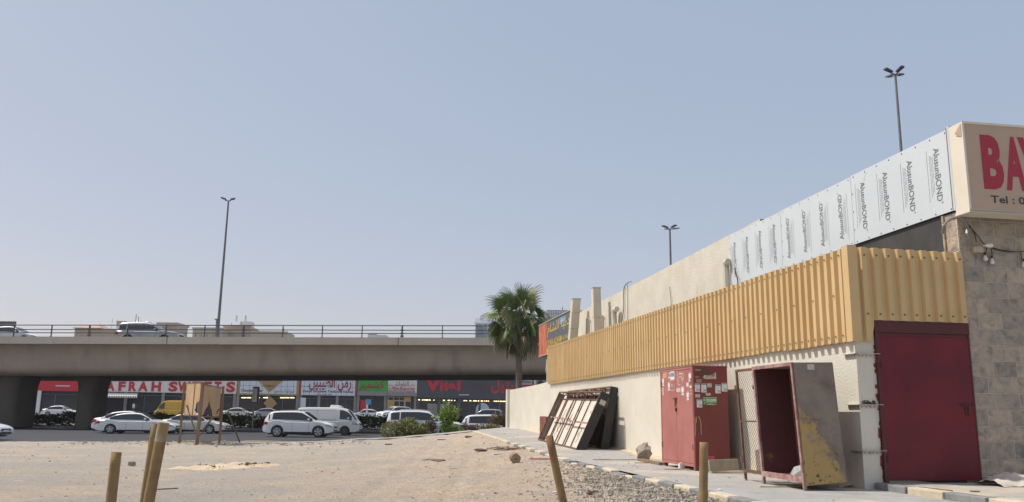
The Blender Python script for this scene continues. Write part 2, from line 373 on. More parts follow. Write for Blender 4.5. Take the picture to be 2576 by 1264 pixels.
def panel_mat():
    m = M['oldpanel']; nt = m.node_tree; p = nt.nodes['Principled BSDF']
    old = p.inputs['Base Color'].links[0].from_socket
    tc = nd(nt, 'ShaderNodeTexCoord'); sx = nd(nt, 'ShaderNodeSeparateXYZ'); nt.links.new(tc.outputs['Object'], sx.inputs[0])
    def ma(op, a, b):
        n = nd(nt, 'ShaderNodeMath', operation=op)
        for i, v in enumerate((a, b)):
            if isinstance(v, (int, float)): n.inputs[i].default_value = v
            else: nt.links.new(v, n.inputs[i])
        return n.outputs[0]
    n = nd(nt, 'ShaderNodeTexNoise'); n.inputs['Scale'].default_value = 4.5; n.inputs['Detail'].default_value = 9; n.inputs['Roughness'].default_value = .75; nt.links.new(tc.outputs['Object'], n.inputs['Vector'])
    g = ma('SUBTRACT', 1.24, ma('ADD', ma('MULTIPLY', sx.outputs[2], .80), ma('MULTIPLY', ma('ADD', sx.outputs[0], .33), 1.15)))
    v = ma('ADD', g, ma('MULTIPLY', ma('SUBTRACT', n.outputs['Fac'], .5), 1.5))
    r = nd(nt, 'ShaderNodeMapRange'); r.inputs[1].default_value = .26; r.inputs[2].default_value = .44; nt.links.new(v, r.inputs[0])
    x = nd(nt, 'ShaderNodeMix', data_type='RGBA'); nt.links.new(r.outputs[0], x.inputs[0]); nt.links.new(old, x.inputs[6]); x.inputs[7].default_value = (.43, .29, .115, 1)
    n2 = nd(nt, 'ShaderNodeTexNoise'); n2.inputs['Scale'].default_value = 17; n2.inputs['Detail'].default_value = 6; n2.inputs['Roughness'].default_value = .7; nt.links.new(tc.outputs['Object'], n2.inputs['Vector'])
    r2 = nd(nt, 'ShaderNodeMapRange'); r2.inputs[1].default_value = .60; r2.inputs[2].default_value = .66
    nt.links.new(ma('ADD', n2.outputs['Fac'], ma('MULTIPLY', ma('SUBTRACT', .45, sx.outputs[2]), .16)), r2.inputs[0])
    y = nd(nt, 'ShaderNodeMix', data_type='RGBA'); nt.links.new(r2.outputs[0], y.inputs[0]); nt.links.new(x.outputs[2], y.inputs[6]); y.inputs[7].default_value = (.06, .035, .028, 1)
    nt.links.new(y.outputs[2], p.inputs['Base Color'])
panel_mat()
def lot_mat():
    m = bpy.data.materials.new('sandy_lot'); m.use_nodes = True; nt = m.node_tree
    p = nt.nodes['Principled BSDF']; p.inputs['Roughness'].default_value = .95; p.inputs['Specular IOR Level'].default_value = .1
    tc = nd(nt, 'ShaderNodeTexCoord')
    def noise(sc, det, st=(1, 1, 1), off=(0, 0, 0), ro=.6, dist=0):
        mp = nd(nt, 'ShaderNodeMapping'); mp.inputs['Scale'].default_value = st; mp.inputs['Location'].default_value = off
        nt.links.new(tc.outputs['Object'], mp.inputs[0])
        n = nd(nt, 'ShaderNodeTexNoise'); n.inputs['Scale'].default_value = sc; n.inputs['Detail'].default_value = det; n.inputs['Roughness'].default_value = ro
        n.inputs['Distortion'].default_value = dist
        nt.links.new(mp.outputs[0], n.inputs['Vector']); return n.outputs['Fac']
    def rng(v, lo, hi):
        r = nd(nt, 'ShaderNodeMapRange'); r.inputs[1].default_value = lo; r.inputs[2].default_value = hi; nt.links.new(v, r.inputs[0]); return r.outputs[0]
    def mix(f, a, b):
        x = nd(nt, 'ShaderNodeMix', data_type='RGBA'); nt.links.new(f, x.inputs[0])
        for s, c in ((6, a), (7, b)):
            if isinstance(c, tuple): x.inputs[s].default_value = (*c, 1)
            else: nt.links.new(c, x.inputs[s])
        return x.outputs[2]
    sx = nd(nt, 'ShaderNodeSeparateXYZ'); nt.links.new(tc.outputs['Object'], sx.inputs[0])
    base = mix(rng(noise(.55, 7, (1, 1.2, 1), dist=.6), .35, .65), (.66, .52, .375), (.53, .43, .325))
    # greyer gravelly ground to the left and towards the road
    gx = rng(sx.outputs[0], 2.5, -5.0)
    gn = noise(.28, 6, (1, 1.6, 1), (7, 3, 0), dist=.5)
    gm = nd(nt, 'ShaderNodeMath', operation='MULTIPLY'); nt.links.new(gx, gm.inputs[0]); nt.links.new(rng(gn, .28, .56), gm.inputs[1])
    base = mix(gm.outputs[0], base, (.425, .392, .352))
    base = mix(rng(noise(.9, 6, (1, 2.2, 1), (3, 9, 1)), .53, .66), base, (.45, .415, .37))
    base = mix(rng(noise(2.6, 6, (1, 1, 1), (1, 2, 1)), .60, .78), base, (.70, .565, .41))
    base = mix(rng(noise(6.5, 6, (1, 1.6, 1), ro=.7), .54, .70), base, (.40, .325, .25))
    base = mix(rng(noise(19, 5, ro=.7), .53, .66), base, (.33, .265, .20))
    base = mix(rng(noise(45, 3, off=(4, 4, 4)), .60, .70), base, (.74, .66, .54))
    nt.links.new(base, p.inputs['Base Color'])
    b1 = nd(nt, 'ShaderNodeBump'); b1.inputs['Strength'].default_value = 1.0; b1.inputs['Distance'].default_value = .11
    nt.links.new(noise(5, 9, ro=.72), b1.inputs['Height'])
    b2 = nd(nt, 'ShaderNodeBump'); b2.inputs['Strength'].default_value = .9; b2.inputs['Distance'].default_value = .03
    nt.links.new(noise(34, 5, ro=.7), b2.inputs['Height']); nt.links.new(b1.outputs[0], b2.inputs['Normal'])
    nt.links.new(b2.outputs[0], p.inputs['Normal'])
    return m
M['lot'] = lot_mat()

# ------------------------------------------------------------------ lettering
FORM = {'ا': (0xFE8D, 0xFE8E, 0, 0), 'د': (0xFEA9, 0xFEAA, 0, 0), 'ذ': (0xFEAB, 0xFEAC, 0, 0), 'ر': (0xFEAD, 0xFEAE, 0, 0), 'ز': (0xFEAF, 0xFEB0, 0, 0),
        'و': (0xFEED, 0xFEEE, 0, 0), 'ة': (0xFE93, 0xFE94, 0, 0)}
for ch, b in zip('بتثجحخسشصضطظعغفقكلمنهي', (0xFE8F, 0xFE95, 0xFE99, 0xFE9D, 0xFEA1, 0xFEA5, 0xFEB1, 0xFEB5, 0xFEB9, 0xFEBD, 0xFEC1, 0xFEC5, 0xFEC9, 0xFECD, 0xFED1, 0xFED5, 0xFED9, 0xFEDD, 0xFEE1, 0xFEE5, 0xFEE9, 0xFEF1)):
    FORM[ch] = (b, b + 1, b + 2, b + 3)
def ar(t):
    out = []
    for i, ch in enumerate(t):
        f = FORM.get(ch)
        if f is None: out.append(ch); continue
        pv = FORM.get(t[i - 1]) if i else None
        jp = pv is not None and pv[2]
        jn = i + 1 < len(t) and FORM.get(t[i + 1]) is not None and f[2]
        out.append(chr(f[3] if jp and jn else f[1] if jp else f[2] if jn else f[0]))
    return ''.join(reversed(out))
_tc = {}
def glyphs(body, bold):
    k = (body, bold)
    if k not in _tc:
        c = bpy.data.curves.new('lettering', 'FONT'); c.body = body; c.offset = bold; c.resolution_u = 3; c.fill_mode = 'FRONT'
        o = bpy.data.objects.new('lettering_tmp', c); COL.objects.link(o)
        dg = bpy.context.evaluated_depsgraph_get(); dg.update()
        me = bpy.data.meshes.new_from_object(o.evaluated_get(dg))
        vs = [v.co.copy() for v in me.vertices]; fs = [tuple(p.vertices) for p in me.polygons]
        bpy.data.objects.remove(o); bpy.data.meshes.remove(me)
        x0 = min(v.x for v in vs); x1 = max(v.x for v in vs); y0 = min(v.y for v in vs); y1 = max(v.y for v in vs)
        _tc[k] = ([((v.x - x0) / (x1 - x0), (v.y - y0) / (y1 - y0)) for v in vs], fs)
    return _tc[k]
def letters(mb, body, o, X, Y, box, bold=0.012, mi=0, shear=0.0):
    """flat lettering filling box=(x0,x1,y0,y1) of the plane o + x*X + y*Y"""
    vs, fs = glyphs(body, bold); x0, x1, y0, y1 = box; o = Vector(o); X = Vector(X); Y = Vector(Y)
    return mb.add([o + X * (x0 + a * (x1 - x0) + shear * b * (y1 - y0)) + Y * (y0 + b * (y1 - y0)) for a, b in vs], fs, mi)

# ================================================================== the setting
g = MB().quad((-1500, -600, -.12), (1500, -600, -.12), (1500, 3500, -.12), (-1500, 3500, -.12)).build('ground', M['ground']); kind(g, 'structure')
g = MB().quad((-160, 39, 0), (160, 39, 0), (160, 100, 0), (-160, 100, 0)).build('road', M['asphalt']); kind(g, 'structure')
pk = MB(); pk.grid([[(-160, y, z), (160, y, z)] for y, z in ((98.5, .004), (103, .75), (300, .78), (520, .8))])
kind(pk.build('parking_ground', pm('parking_asphalt', (.16, .155, .15), (.20, .19, .18), .2, .9)), 'structure')
md = MB(); md.box(-120, 60, 77.95, 88, -.05, .17)
kind(md.build('median_ground', pm('median_soil', (.14, .115, .085), (.10, .085, .06), 1.0, .95)), 'structure')
mk = MB()
x = -120
i = 0
while x < 60:
    mk.box(x + .01, x + 1.14, 77.6, 77.95, -.02, .2, i % 2); x += 1.15; i += 1
kind(mk.build('median_kerb', [M['kerb_dark'], pm('kerb_dusty', (.33, .30, .255), (.27, .25, .215), 3, .9)], bevel=.02), 'structure')

# sandy lot: a height field in the wall's frame (w to the right, s away)
KW = -2.62
def kz(s): return pave_z(s)
from mathutils import noise as mn
def lot_h(w, s):
    d = max(0.0, KW - w)
    z = (kz(s) - .075) * max(0.0, 1 - d / 11.0) ** 1.8
    churn = .35 + .9 * max(0, min(1, (w + 11) / 7)) * max(0, min(1, (24 - s) / 10 + .3))
    n = churn * (.045 * mn.noise((w * .9, s * .9, 1)) + .030 * mn.noise((w * 2.6, s * 2.6, 5)) + .016 * mn.noise((w * 6.5, s * 6.5, 9)))
    for a_, b_, c_ in ((-6.2, .16, .03), (-7.7, .16, .03), (-12.5, -.35, .025), (-14.0, -.35, .025)):
        e = (w - a_ - b_ * s) / .16
        if abs(e) < 3: n -= c_ * math.exp(-e * e) - c_ * .5 * math.exp(-(abs(e) - 1.7) ** 2 * 3)
    n += math.sin(w * 1.3 + s * .7) * math.sin(s * .9 - w * .4) * .025 + math.sin(w * 3.1 - s * 2.3) * .010 + math.sin(w * .45 + 1) * math.sin(s * .31) * .03
    return max(.02, z + .03 + n * min(1, d / 1.5))
SF = [(-2.62, 25.6), (-13.4, 35.4), (-24.6, 35.3), (-60, 34.5)]
def sfar(w):
    for (a, b), (c, d) in zip(SF, SF[1:]):
        if w >= c: return b + (d - b) * (w - a) / (c - a)
    return SF[-1][1]
rnd = random.Random(5)
ws = [KW - .02]; st = .16
st = .09
while ws[-1] > -58: ws.append(ws[-1] - st); st = min(.9, st * 1.012)
rows = []
for w in ws:
    sf = sfar(w); r = []
    N = 330
    for k in range(N + 1):
        t = k / N; s = -11 + (sf + 11) * t
        p = wpt(w, s, 0); j = rnd.uniform(-.012, .014)
        r.append(Vector((p.x, p.y, lot_h(w, s) + j)))
    e = wpt(w, sf + .35, -.06); r.append(Vector((e.x, e.y, -.06 if lot_h(w, sf) < .1 else lot_h(w, sf) - .12)))
    rows.append(r)
lot = MB().grid(rows).build('sandy_ground', M['lot'], smooth_=True); kind(lot, 'structure')
def lot_at(px, py):
    d = ray(px, py); t = 3.0
    while t < 90:
        p = EYE + d * t; q = loc(p)
        if q.y > sfar(q.x): break
        if p.z <= lot_h(q.x, q.y): return p
        t += .02
    return atZ(px, py, .03)
def pave_at(px, py):
    d = ray(px, py); t = 3.0
    while t < 90:
        p = EYE + d * t
        if p.z <= pave_z(loc(p).y): return p
        t += .02
    return atZ(px, py, .57)

# pavement and its kerb
pv = MB()
S_ = [-12, -8, -4, -2, 0, 2, 4, 6, 8, 10, 12, 14, 16, 18, 20, 22, 24, 25.4]
def wside(s): return 9.0 if s <= 0 else 0.10
rows = [[wpt(-2.42 + (wside(s) + 2.42) * k / 10, s, pave_z(s)) for k in range(11)] for s in S_]
pv.grid([list(reversed(r)) for r in rows])
far = [[wpt(a + (.1 - a) * k / 6, s, pave_z(s)) for k in range(7)] for a, s in ((-2.42, 25.4), (-1.9, 27), (-1.0, 29.2), (-.25, 31.3))]
pv.grid([list(reversed(r)) for r in far])
for (a, s), (b, t) in (((-2.42, 25.4), (-1.9, 27)), ((-1.9, 27), (-1.0, 29.2)), ((-1.0, 29.2), (-.25, 31.3))):
    pv.quad(wpt(a, s, pave_z(s)), wpt(b, t, pave_z(t)), wpt(b, t, 0), wpt(a, s, 0))
kind(pv.build('pavement', M['pave']), 'structure')
kb = MB(); s = -11.0; i = 0; rk = random.Random(3)
while s < 25.3:
    L = .66; broken = 2.0 < s < 7.2
    dz = rk.uniform(-.05, .0) if broken else rk.uniform(-.008, .008)
    dw = rk.uniform(-.05, .03) if broken else rk.uniform(-.008, .008)
    e = min(25.4, s + L - .02); m = i % 2 if s < 16.5 else 1
    z0 = pave_z(s) + .012 + dz; z1 = pave_z(e) + .012 + dz + (rk.uniform(-.03, .02) if broken else 0)
    kb.hexa([wpt(KW + dw, s, z0 - .3), wpt(KW + .2 + dw, s, z0 - .3), wpt(KW + .2 + dw, e, z1 - .3), wpt(KW + dw, e, z1 - .3),
             wpt(KW + dw + .02, s, z0), wpt(KW + .2 + dw, s, z0), wpt(KW + .2 + dw, e, z1), wpt(KW + dw + .02, e, z1)], m)
    s += L; i += 1
kind(kb.build('kerb', [M['kerb_dark'], M['kerb_cream']], bevel=.02), 'structure')
# concrete edging running down along the far side of the lot
es = MB(); rr = []
for k in range(25):
    t = k / 24; w = KW - t * 11.5; s = sfar(w)
    z = lot_h(w, s) + .035
    rr.append([wpt(w + .15, s - .55 - .3 * (1 - t), z), wpt(w, s + .2, z + .01), wpt(w + .1, s + .3, -.05)])
kind(es.grid([list(reversed(r)) for r in rr]).build('path', M['pave']), 'structure')
em = MB(); rr = []
pts = [(1.5, 33.5)] + [(-.25, 31.3), (-1.0, 29.2), (-1.9, 27)] + [(KW - t * .1 * 11.5, sfar(KW - t * .1 * 11.5)) for t in range(0, 11)]
for i, (w, s) in enumerate(pts):
    z = (pave_z(s) if i < 4 else lot_h(w, s)) - .02
    rr.append([wpt(w, s + .1, z), wpt(w + .2, s + 1.3, z * .75), wpt(w + .5, s + 4.5, .02), wpt(w + .6, s + 5.5, -.03)])
kind(em.grid([list(reversed(r)) for r in rr]).build('planted_bank', pm('bank_soil', (.22, .18, .125), (.17, .15, .09), 1.5, .95, .5, 12)), 'structure')
# raised step in front of the door
sp = MB().box(.30, 8.5, -7, .0, .4, .655)
st_ = sp.build('door_step', M['pave'], org=(0, 0, 0), wall=True); kind(st_, 'structure')
kb = MB()
for i in range(9):
    kb.box(.12, .30, -.02 - .78 * i - .75, -.04 - .78 * i, .4, .665, i % 2)
kind(kb.build('step_kerb', [M['kerb_dark'], M['kerb_cream']], org=(0, 0, 0), wall=True, bevel=.015), 'structure')

# ================================================================== long cream wall
T = Thing('boundary_wall', 'long cream rendered wall on the right carrying ochre corrugated sheets', 'wall', (0, 0, 0), wall=True)
wm = MB()
prof = []
ss = [0, 4, 8, 12, 16, 20, 24, 27, 29.5, 31.0]
tz = lambda s: 2.92 if s < 21.3 else 2.86 - (s - 21.3) * .006
wm.grid([[(0, s, 0), (0, s, tz(s)), (.2, s, tz(s)), (.2, s, 0)] for s in ss])
wm.quad((0, 0, 0), (.2, 0, 0), (.2, 0, 2.92), (0, 0, 2.92)); wm.quad((0, 31, 0), (0, 31, tz(31)), (.2, 31, tz(31)), (.2, 31, 0))
wm.box(.2, .36, .0, .2, 0, 3.0)
wm.build('wall', M['wallpaint'], T)
MB().box(-.12, .24, 31.0, 31.45, 0, tz(31) + .03).build('end_pillar', M['wallpaint'], T, bevel=.015)
for py in (890, 1018, 1134):
    z = fr(2165, py, 0).z
    b = MB(); b.box(-.045, .36, -.05, -.002, z - .005, z + .003); b.box(-.004 - .001, .36, -.008, -.002, z - .055, z); b.box(-.05, -.002, -.05, .30, z - .005, z + .003)
    b.box(-.008, -.002, -.008, .30, z - .055, z)
    bo = b.build('bracket', M['bracket'], T)
    h = MB()
    for k in range(5):
        h.tube([(.03 + k * .065, -.0095, z - .03), (.03 + k * .065, -.013, z - .03)], .009, 8)
    for k in range(4):
        h.tube([(-.0095, .03 + k * .07, z - .03), (-.013, .03 + k * .07, z - .03)], .009, 8)
    h.build('hole_disc', M['screw'], as_parent(bo))['kind'] = 'stuff'  # dark discs added in place of the bracket's punched holes
sm = MB(); rs = random.Random(8)
zz = fr(2165, 1018, 0).z
for k in range(26):
    w_ = rs.uniform(.03, .24); sm.tube([(w_, -.010, zz + .012), (w_ + .01, -.008, zz + .015 + rs.uniform(.0, .05))], rs.uniform(.006, .02), 6)
sm.build('soot_stain', M['soot'], T)

# ================================================================== ochre corrugated cladding
T = Thing('corrugated_cladding', 'ochre trapezoidal metal sheets screwed along the top of the cream wall', 'cladding', (0, 0, 2.7), wall=True)
PIT = .2085
def corr_pts(a, b, base, depth, along, z0, z1, top2=None):
    """zig-zag trapezoid profile between a and b; along 's' or 'w'"""
    rows = []
    x = a; n = round((b - a) / PIT)
    for k in range(n):
        o = a + k * PIT
        for fx, d in ((0.0, 0), (.34, 0), (.46, 1), (.86, 1), (.98, 0)):
            rows.append((o + fx * PIT, d))
    rows.append((b, 0))
    return rows
ctop = lambda s: 4.135 + s * .0052
cbot = lambda s: 2.715 + s * .0022
NS = 20
per = 5
for i in range(NS + 1):
    a = i * per * PIT; b = min((i + 1) * per * PIT, 21.45)
    if b - a < PIT: break
    mb = MB(); rows = []
    gap = .004 * (i % 3)
    dzb = rs.uniform(-.012, .012)
    for s, d in corr_pts(a, b, 0, 0, 's', 0, 0):
        w = -.035 - d * .062 - gap
        rows.append([(w, s, cbot(s) + dzb), (w, s, ctop(s) + dzb * .6)])
    mb.grid([list(reversed(r)) for r in rows])
    o = mb.build('side_sheet', M['corr' if i % 3 else 'corr2'], T); sd = o.modifiers.new('thick', 'SOLIDIFY'); sd.thickness = .003
sc = MB()
for k in range(102):
    s = (k + .66) * PIT
    w = -.035 - .062 - .012
    for z in ([ctop(s) - .10, cbot(s) + .09] + ([cbot(s) + .72] if k % 3 == 1 else [])):
        sc.box(w - .008, w, s - .011, s + .011, z - .011, z + .011)
for k in range(9):
    x = .045 + (k + .66) * .2022
    for z in (ctop(0) - .12, 3.12): sc.box(x - .011, x + .011, -.105, -.095, z - .011, z + .011)
sco = sc.build('screw', M['screw'], T); sco['kind'] = 'stuff'
mb = MB(); rows = []
x = .10; prof = []
for k in range(9):
    o_ = .045 + k * .2022
    for fx, d in ((0, 0), (.34, 0), (.46, 1), (.86, 1), (.98, 0)): prof.append((o_ + fx * .2022, d))
prof.append((1.865, 0))
for w, d in prof:
    y = -.04 - d * .05
    zb = 2.715 if w < .31 else 3.03
    rows.append([(w, y, zb), (w, y, ctop(0) + .005 - w * .008)])
mb.grid(rows)
o = mb.build('front_sheet', M['corr'], T); sd = o.modifiers.new('thick', 'SOLIDIFY'); sd.thickness = .003
cf = MB(); cf.box(-.102, -.098, -.10, .06, 2.70, 4.16); cf.box(-.102, .05, -.104, -.10, 2.70, 4.16)
cf.build('corner_flashing', M['corr'], T)

# ================================================================== red steel door
T = Thing('steel_door', 'dark red painted steel door beside the stone wall', 'door', (.36, 0, .66), wall=True)
MB().box(.37, 1.86, -.035, -.012, .69, 2.80).build('door_leaf', M['reddoor'], T, bevel=.004)
f = MB(); f.box(.30, 1.885, -.05, .05, 2.85, 3.03); f.box(.305, .37, -.045, .05, .66, 2.85); f.box(1.86, 1.885, -.04, .05, .66, 2.85); f.box(.37, 1.86, -.028, .05, 2.80, 2.85)
f.build('door_frame', M['reddoorframe'], T, bevel=.004)
for py in (920, 1155):
    z = fr(2215, py, 0).z
    MB().tube([(.372, -.05, z - .05), (.372, -.05, z + .05)], .014, 8).box(.345, .40, -.052, -.036, z - .04, z + .04).build('hinge', M['reddoorframe'], T)
z = fr(2410, 1019, 0).z
l = MB(); l.tube([(1.62, -.055, z), (1.87, -.055, z)], .010, 8); l.box(1.70, 1.80, -.045, -.0352, z - .14, z + .02); l.tube([(1.75, -.06, z - .02), (1.745, -.07, z - .1), (1.75, -.06, z - .16)], .008, 6)
l.build('latch', M['reddoorframe'], T)
sm = MB(); rs = random.Random(4)
zz = .62
while zz < 2.6:
    sm.box(.30 - rs.uniform(0, .035), .305, -.0062, -.0032, zz, zz + .06) if zz < 1.4 or rs.random() < .5 else None
    zz += .045
sm.build('paint_smear', M['redpaintsmear'], T)

# ================================================================== stone faced building and its parts
T = Thing('stone_building', 'building faced with grey brown marbled stone tiles beside the red door', 'building', (1.88, 0, .5), wall=True)
MB().box(1.89, 9, 0, .30, .3, 4.80).build('stone_wall', M['stone'], T)
MB().box(1.90, 9, .30, 7.0, .3, 6.05).build('upper_wall', M['darkmetal'], T)
tr = MB(); rs = random.Random(12); zz = .8
while zz < 4.7:
    h = rs.uniform(.25, .6); tr.box(1.872 - rs.uniform(0, .012), 1.893, -.006 - rs.uniform(0, .008), .012, zz, min(4.72, zz + h)); zz += h + rs.uniform(.0, .12)
tr.build('corner_trim', M['kerb_cream'], T)
# dark recess below the fascia
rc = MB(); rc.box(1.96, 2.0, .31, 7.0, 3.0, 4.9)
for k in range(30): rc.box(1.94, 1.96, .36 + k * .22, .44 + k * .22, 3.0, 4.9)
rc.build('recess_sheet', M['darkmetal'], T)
gl = MB().box(1.86, 1.90, .302, .34, 3.9, 4.80).build('edge_strip', M['stone'], T)

T = Thing('fascia_board', 'row of silver sheets printed with vertical grey lettering above the corrugated metal', 'fascia', (1.88, 0, 4.82), wall=True)
FW = 1.86
for i, (a, b) in enumerate(((.0, 2.835), (2.845, 5.70), (5.71, 8.50))):
    p = MB().box(FW, FW + .012, a + .0, b, 4.825, 6.165 - i * .015).build('panel', M['film'], T)
    P = as_parent(p)
    for k in range(4):
        lt = MB(); ft = MB()
        sc_ = a + .34 + .71 * k
        zc = 5.48 - i * .01
        down = i != 1
        if down: X, Y, o_ = (0, 0, -1), (0, -1, 0), (FW - .003, sc_, zc + .47)
        else: X, Y, o_ = (0, 0, 1), (0, 1, 0), (FW - .003, sc_ + .06, zc - .47)
        letters(lt, 'AlusunBOND', o_, X, Y, (0, .90, -.055, .085), .012)
        letters(lt, '®', o_, X, Y, (.915, .955, .05, .09), .0)
        for q, (u0, u1) in enumerate(((.12, .72), (.10, .76), (.08, .80), (-.02, .86))):
            yy = -.10 - .035 * q - (.03 if q == 3 else 0)
            c = Vector(o_); X_ = Vector(X); Y_ = Vector(Y)
            u = u0
            while u < u1:
                e = min(u1, u + random.Random(k * 7 + q + int(u * 50)).uniform(.03, .10))
                ft.quad(c + X_ * u + Y_ * yy, c + X_ * e + Y_ * yy, c + X_ * e + Y_ * (yy + .008), c + X_ * u + Y_ * (yy + .008)); u = e + (.008 if q < 3 else 0)
        lt.build('lettering', M['print'], P)
        ft.build('fine_lettering', M['finePrint'], P)
    rv = MB()
    for z in (4.86, 6.12 - i * .015):
        for k in range(8):
            s = a + .08 + k * .38
            if s < b: rv.box(FW - .006, FW - .001, s - .01, s + .01, z - .01, z + .01)
    for z in (5.1, 5.45, 5.8):
        for s in (a + .03, b - .03) if i == 0 else (b - .03,): rv.box(FW - .006, FW - .001, s - .01, s + .01, z - .01, z + .01)
    rv.build('rivet', M['screw'], P)['kind'] = 'stuff'
fb = MB(); fb.box(FW + .012, FW + .05, 0.02, 8.48, 4.84, 4.90); fb.box(FW + .012, FW + .05, .02, 8.48, 6.06, 6.11)
fb.build('back_rail', M['rustframe'], T)
fl = MB(); fl.tube([(FW - .006, 2.30, 6.10), (FW - .02, 2.42, 5.95), (FW - .012, 2.52, 5.86), (FW - .02, 2.44, 5.90)], .003, 5)
fl.build('torn_film', M['film'], T)

T = Thing('shop_sign', 'beige sign box with big red letters projecting over the stone wall', 'sign', (1.85, -.4, 4.72), wall=True)
SW, SS = 1.795, -.42
MB().box(SW, 7.5, SS, -.10, 4.74, 6.13).build('sign_box', [M['signbeige']], T)
MB().box(SW - .006, SW - .001, SS, -.115, 4.73, 6.14).build('side_panel', M['signside'], T)
MB().box(1.80, 1.86, -.095, -.045, 4.80, 6.18).build('edge_profile', M['bluestrip'], T)
MB().box(1.815, 1.875, -.045, -.005, 4.82, 6.17).build('rusty_strip', M['rustframe'], T)
fm = MB(); fm.box(SW - .01, 7.5, SS - .012, SS, 6.11, 6.145); fm.box(SW - .01, 7.5, SS - .012, SS, 4.70, 4.74); fm.box(SW - .014, SW + .02, SS - .012, SS - .001, 4.74, 6.11)
fm.box(SW - .01, 7.5, SS - .012, -.1, 4.695, 4.735)
fm.build('sign_trim', M['signside'], T)
fr_ = lambda x, y: fr(x, y, SS)
q0 = fr_(2469, 350); q1 = fr_(2480, 475)
lt = MB()
o_ = (0, SS - .004, 0)
zb, zt = fr_(2483, 476).z, fr_(2466, 339).z
xb = fr_(2470, 410).x; xe = fr_(2523, 410).x; cw = xe - xb
for k, ch in enumerate('BAY'):
    x0 = xb + (0, cw * 1.0 + .02, cw * 1.78)[k]
    letters(lt, ch, o_, (1, 0, 0), (0, 0, 1), (x0, x0 + cw * (1, .98, 1.0)[k], zb, zt), .05)
lt.build('lettering', M['redletter'], T)
lt = MB(); za, zc = fr_(2500, 511).z, fr_(2500, 492).z; xa = fr_(2492, 500).x
letters(lt, 'Tel : 06', o_, (1, 0, 0), (0, 0, 1), (xa, xa + .71, za, zc), .02)
lt.build('small_lettering', M['blackletter'], T)
pf = MB().add([(SW - .012, SS + .02, 6.12), (SW - .03, SS + .16, 5.98), (SW - .012, SS + .03, 5.90), (SW - .02, SS + .06, 6.0)], [(0, 1, 3), (1, 2, 3), (0, 3, 2)])
pf.build('peeling_paint', M['signbeige'], T)

# conduit, plug and string of bulbs on the stone wall
def P3(px, py, s): v = fr(px, py, s); return v
pts = [P3(2371, 588, -.10), P3(2374, 570, -.16), P3(2385, 556, -.18), P3(2400, 549, -.2), P3(2416, 550, -.2), P3(2429, 561, -.2), P3(2436, 577, -.16), P3(2440, 595, -.10), P3(2446, 618, -.05)]
def curve_pts(p, n=5):
    out = []
    for i in range(len(p) - 1):
        a = p[max(i - 1, 0)]; b = p[i]; c = p[i + 1]; d = p[min(i + 2, len(p) - 1)]
        for k in range(n):
            t = k / n
            out.append(.5 * ((2 * b) + (c - a) * t + (2 * a - 5 * b + 4 * c - d) * t * t + (3 * b - a - 3 * c + d) * t ** 3))
    out.append(p[-1]); return out
t = MB().tube(curve_pts(pts), .020, 8).build('conduit', M['cable'], org=pts[0], wall=True, smooth_=True)
tag(t, 'thick grey conduit arching over the corner of the stone wall', 'conduit')
a = P3(2446, 622, -.03)
t = MB(); t.box(a.x, a.x + .15, -.08, -.004, a.z - .09, a.z + .0)
t.box(a.x - .01, a.x + .15, -.085, -.079, a.z - .09, a.z - .02)
tag(t.build('junction_box', M['beige1'], org=a, wall=True, bevel=.01), 'small beige junction box on the stone wall under the sign', 'junction box')
pl = P3(2487, 619, -.07)
t = MB(); t.tube([pl + Vector((-.10, 0, 0)), pl + Vector((-.05, 0, 0))], .008, 6); t.tube([pl + Vector((-.06, 0, .002)), pl + Vector((-.02, 0, .004)), pl + Vector((.055, 0, .006))], [.018, .032, .036], 10)
tag(t.build('plug', M['white'], org=pl, wall=True, smooth_=True), 'white plug connector beside the beige junction box', 'plug')
T = Thing('string_light', 'black festoon cable with white bulbs strung across the stone wall', 'string light', P3(2440, 570, -.04), wall=True)
w = MB()
for path in ([(2437, 570), (2446, 578), (2462, 597), (2477, 616), (2488, 622)], [(2488, 620), (2505, 626), (2530, 631), (2560, 634), (2580, 632)], [(2490, 622), (2510, 630), (2540, 634), (2568, 634)],
             [(2433, 560), (2434, 573)], [(2437, 565), (2452, 590), (2456, 610)], [(2568, 634), (2570, 655)], [(2483, 622), (2479, 640)], [(2494, 620), (2496, 648)]):
    w.tube(curve_pts([P3(x, y, -.035 - .01 * (i % 2)) for i, (x, y) in enumerate(path)], 4), .007, 6)
w.build('cable', M['black'], T, smooth_=True)
for x, y in ((2434, 583), (2479, 649), (2496, 657), (2576, 665)):
    p = P3(x, y, -.055)
    b = MB().tube([p + Vector((0, 0, .045)), p + Vector((0, 0, .03)), p + Vector((0, 0, .0)), p + Vector((0, 0, -.025)), p + Vector((0, 0, -.045)), p + Vector((0, 0, -.052))], [.012, .018, .030, .036, .026, .008], 12)
    bo = b.build('bulb', M['bulb'], T, smooth_=True)
    MB().tube([p + Vector((0, 0, .085)), p + Vector((0, 0, .04))], .016, 8).build('socket', M['black'], as_parent(bo))

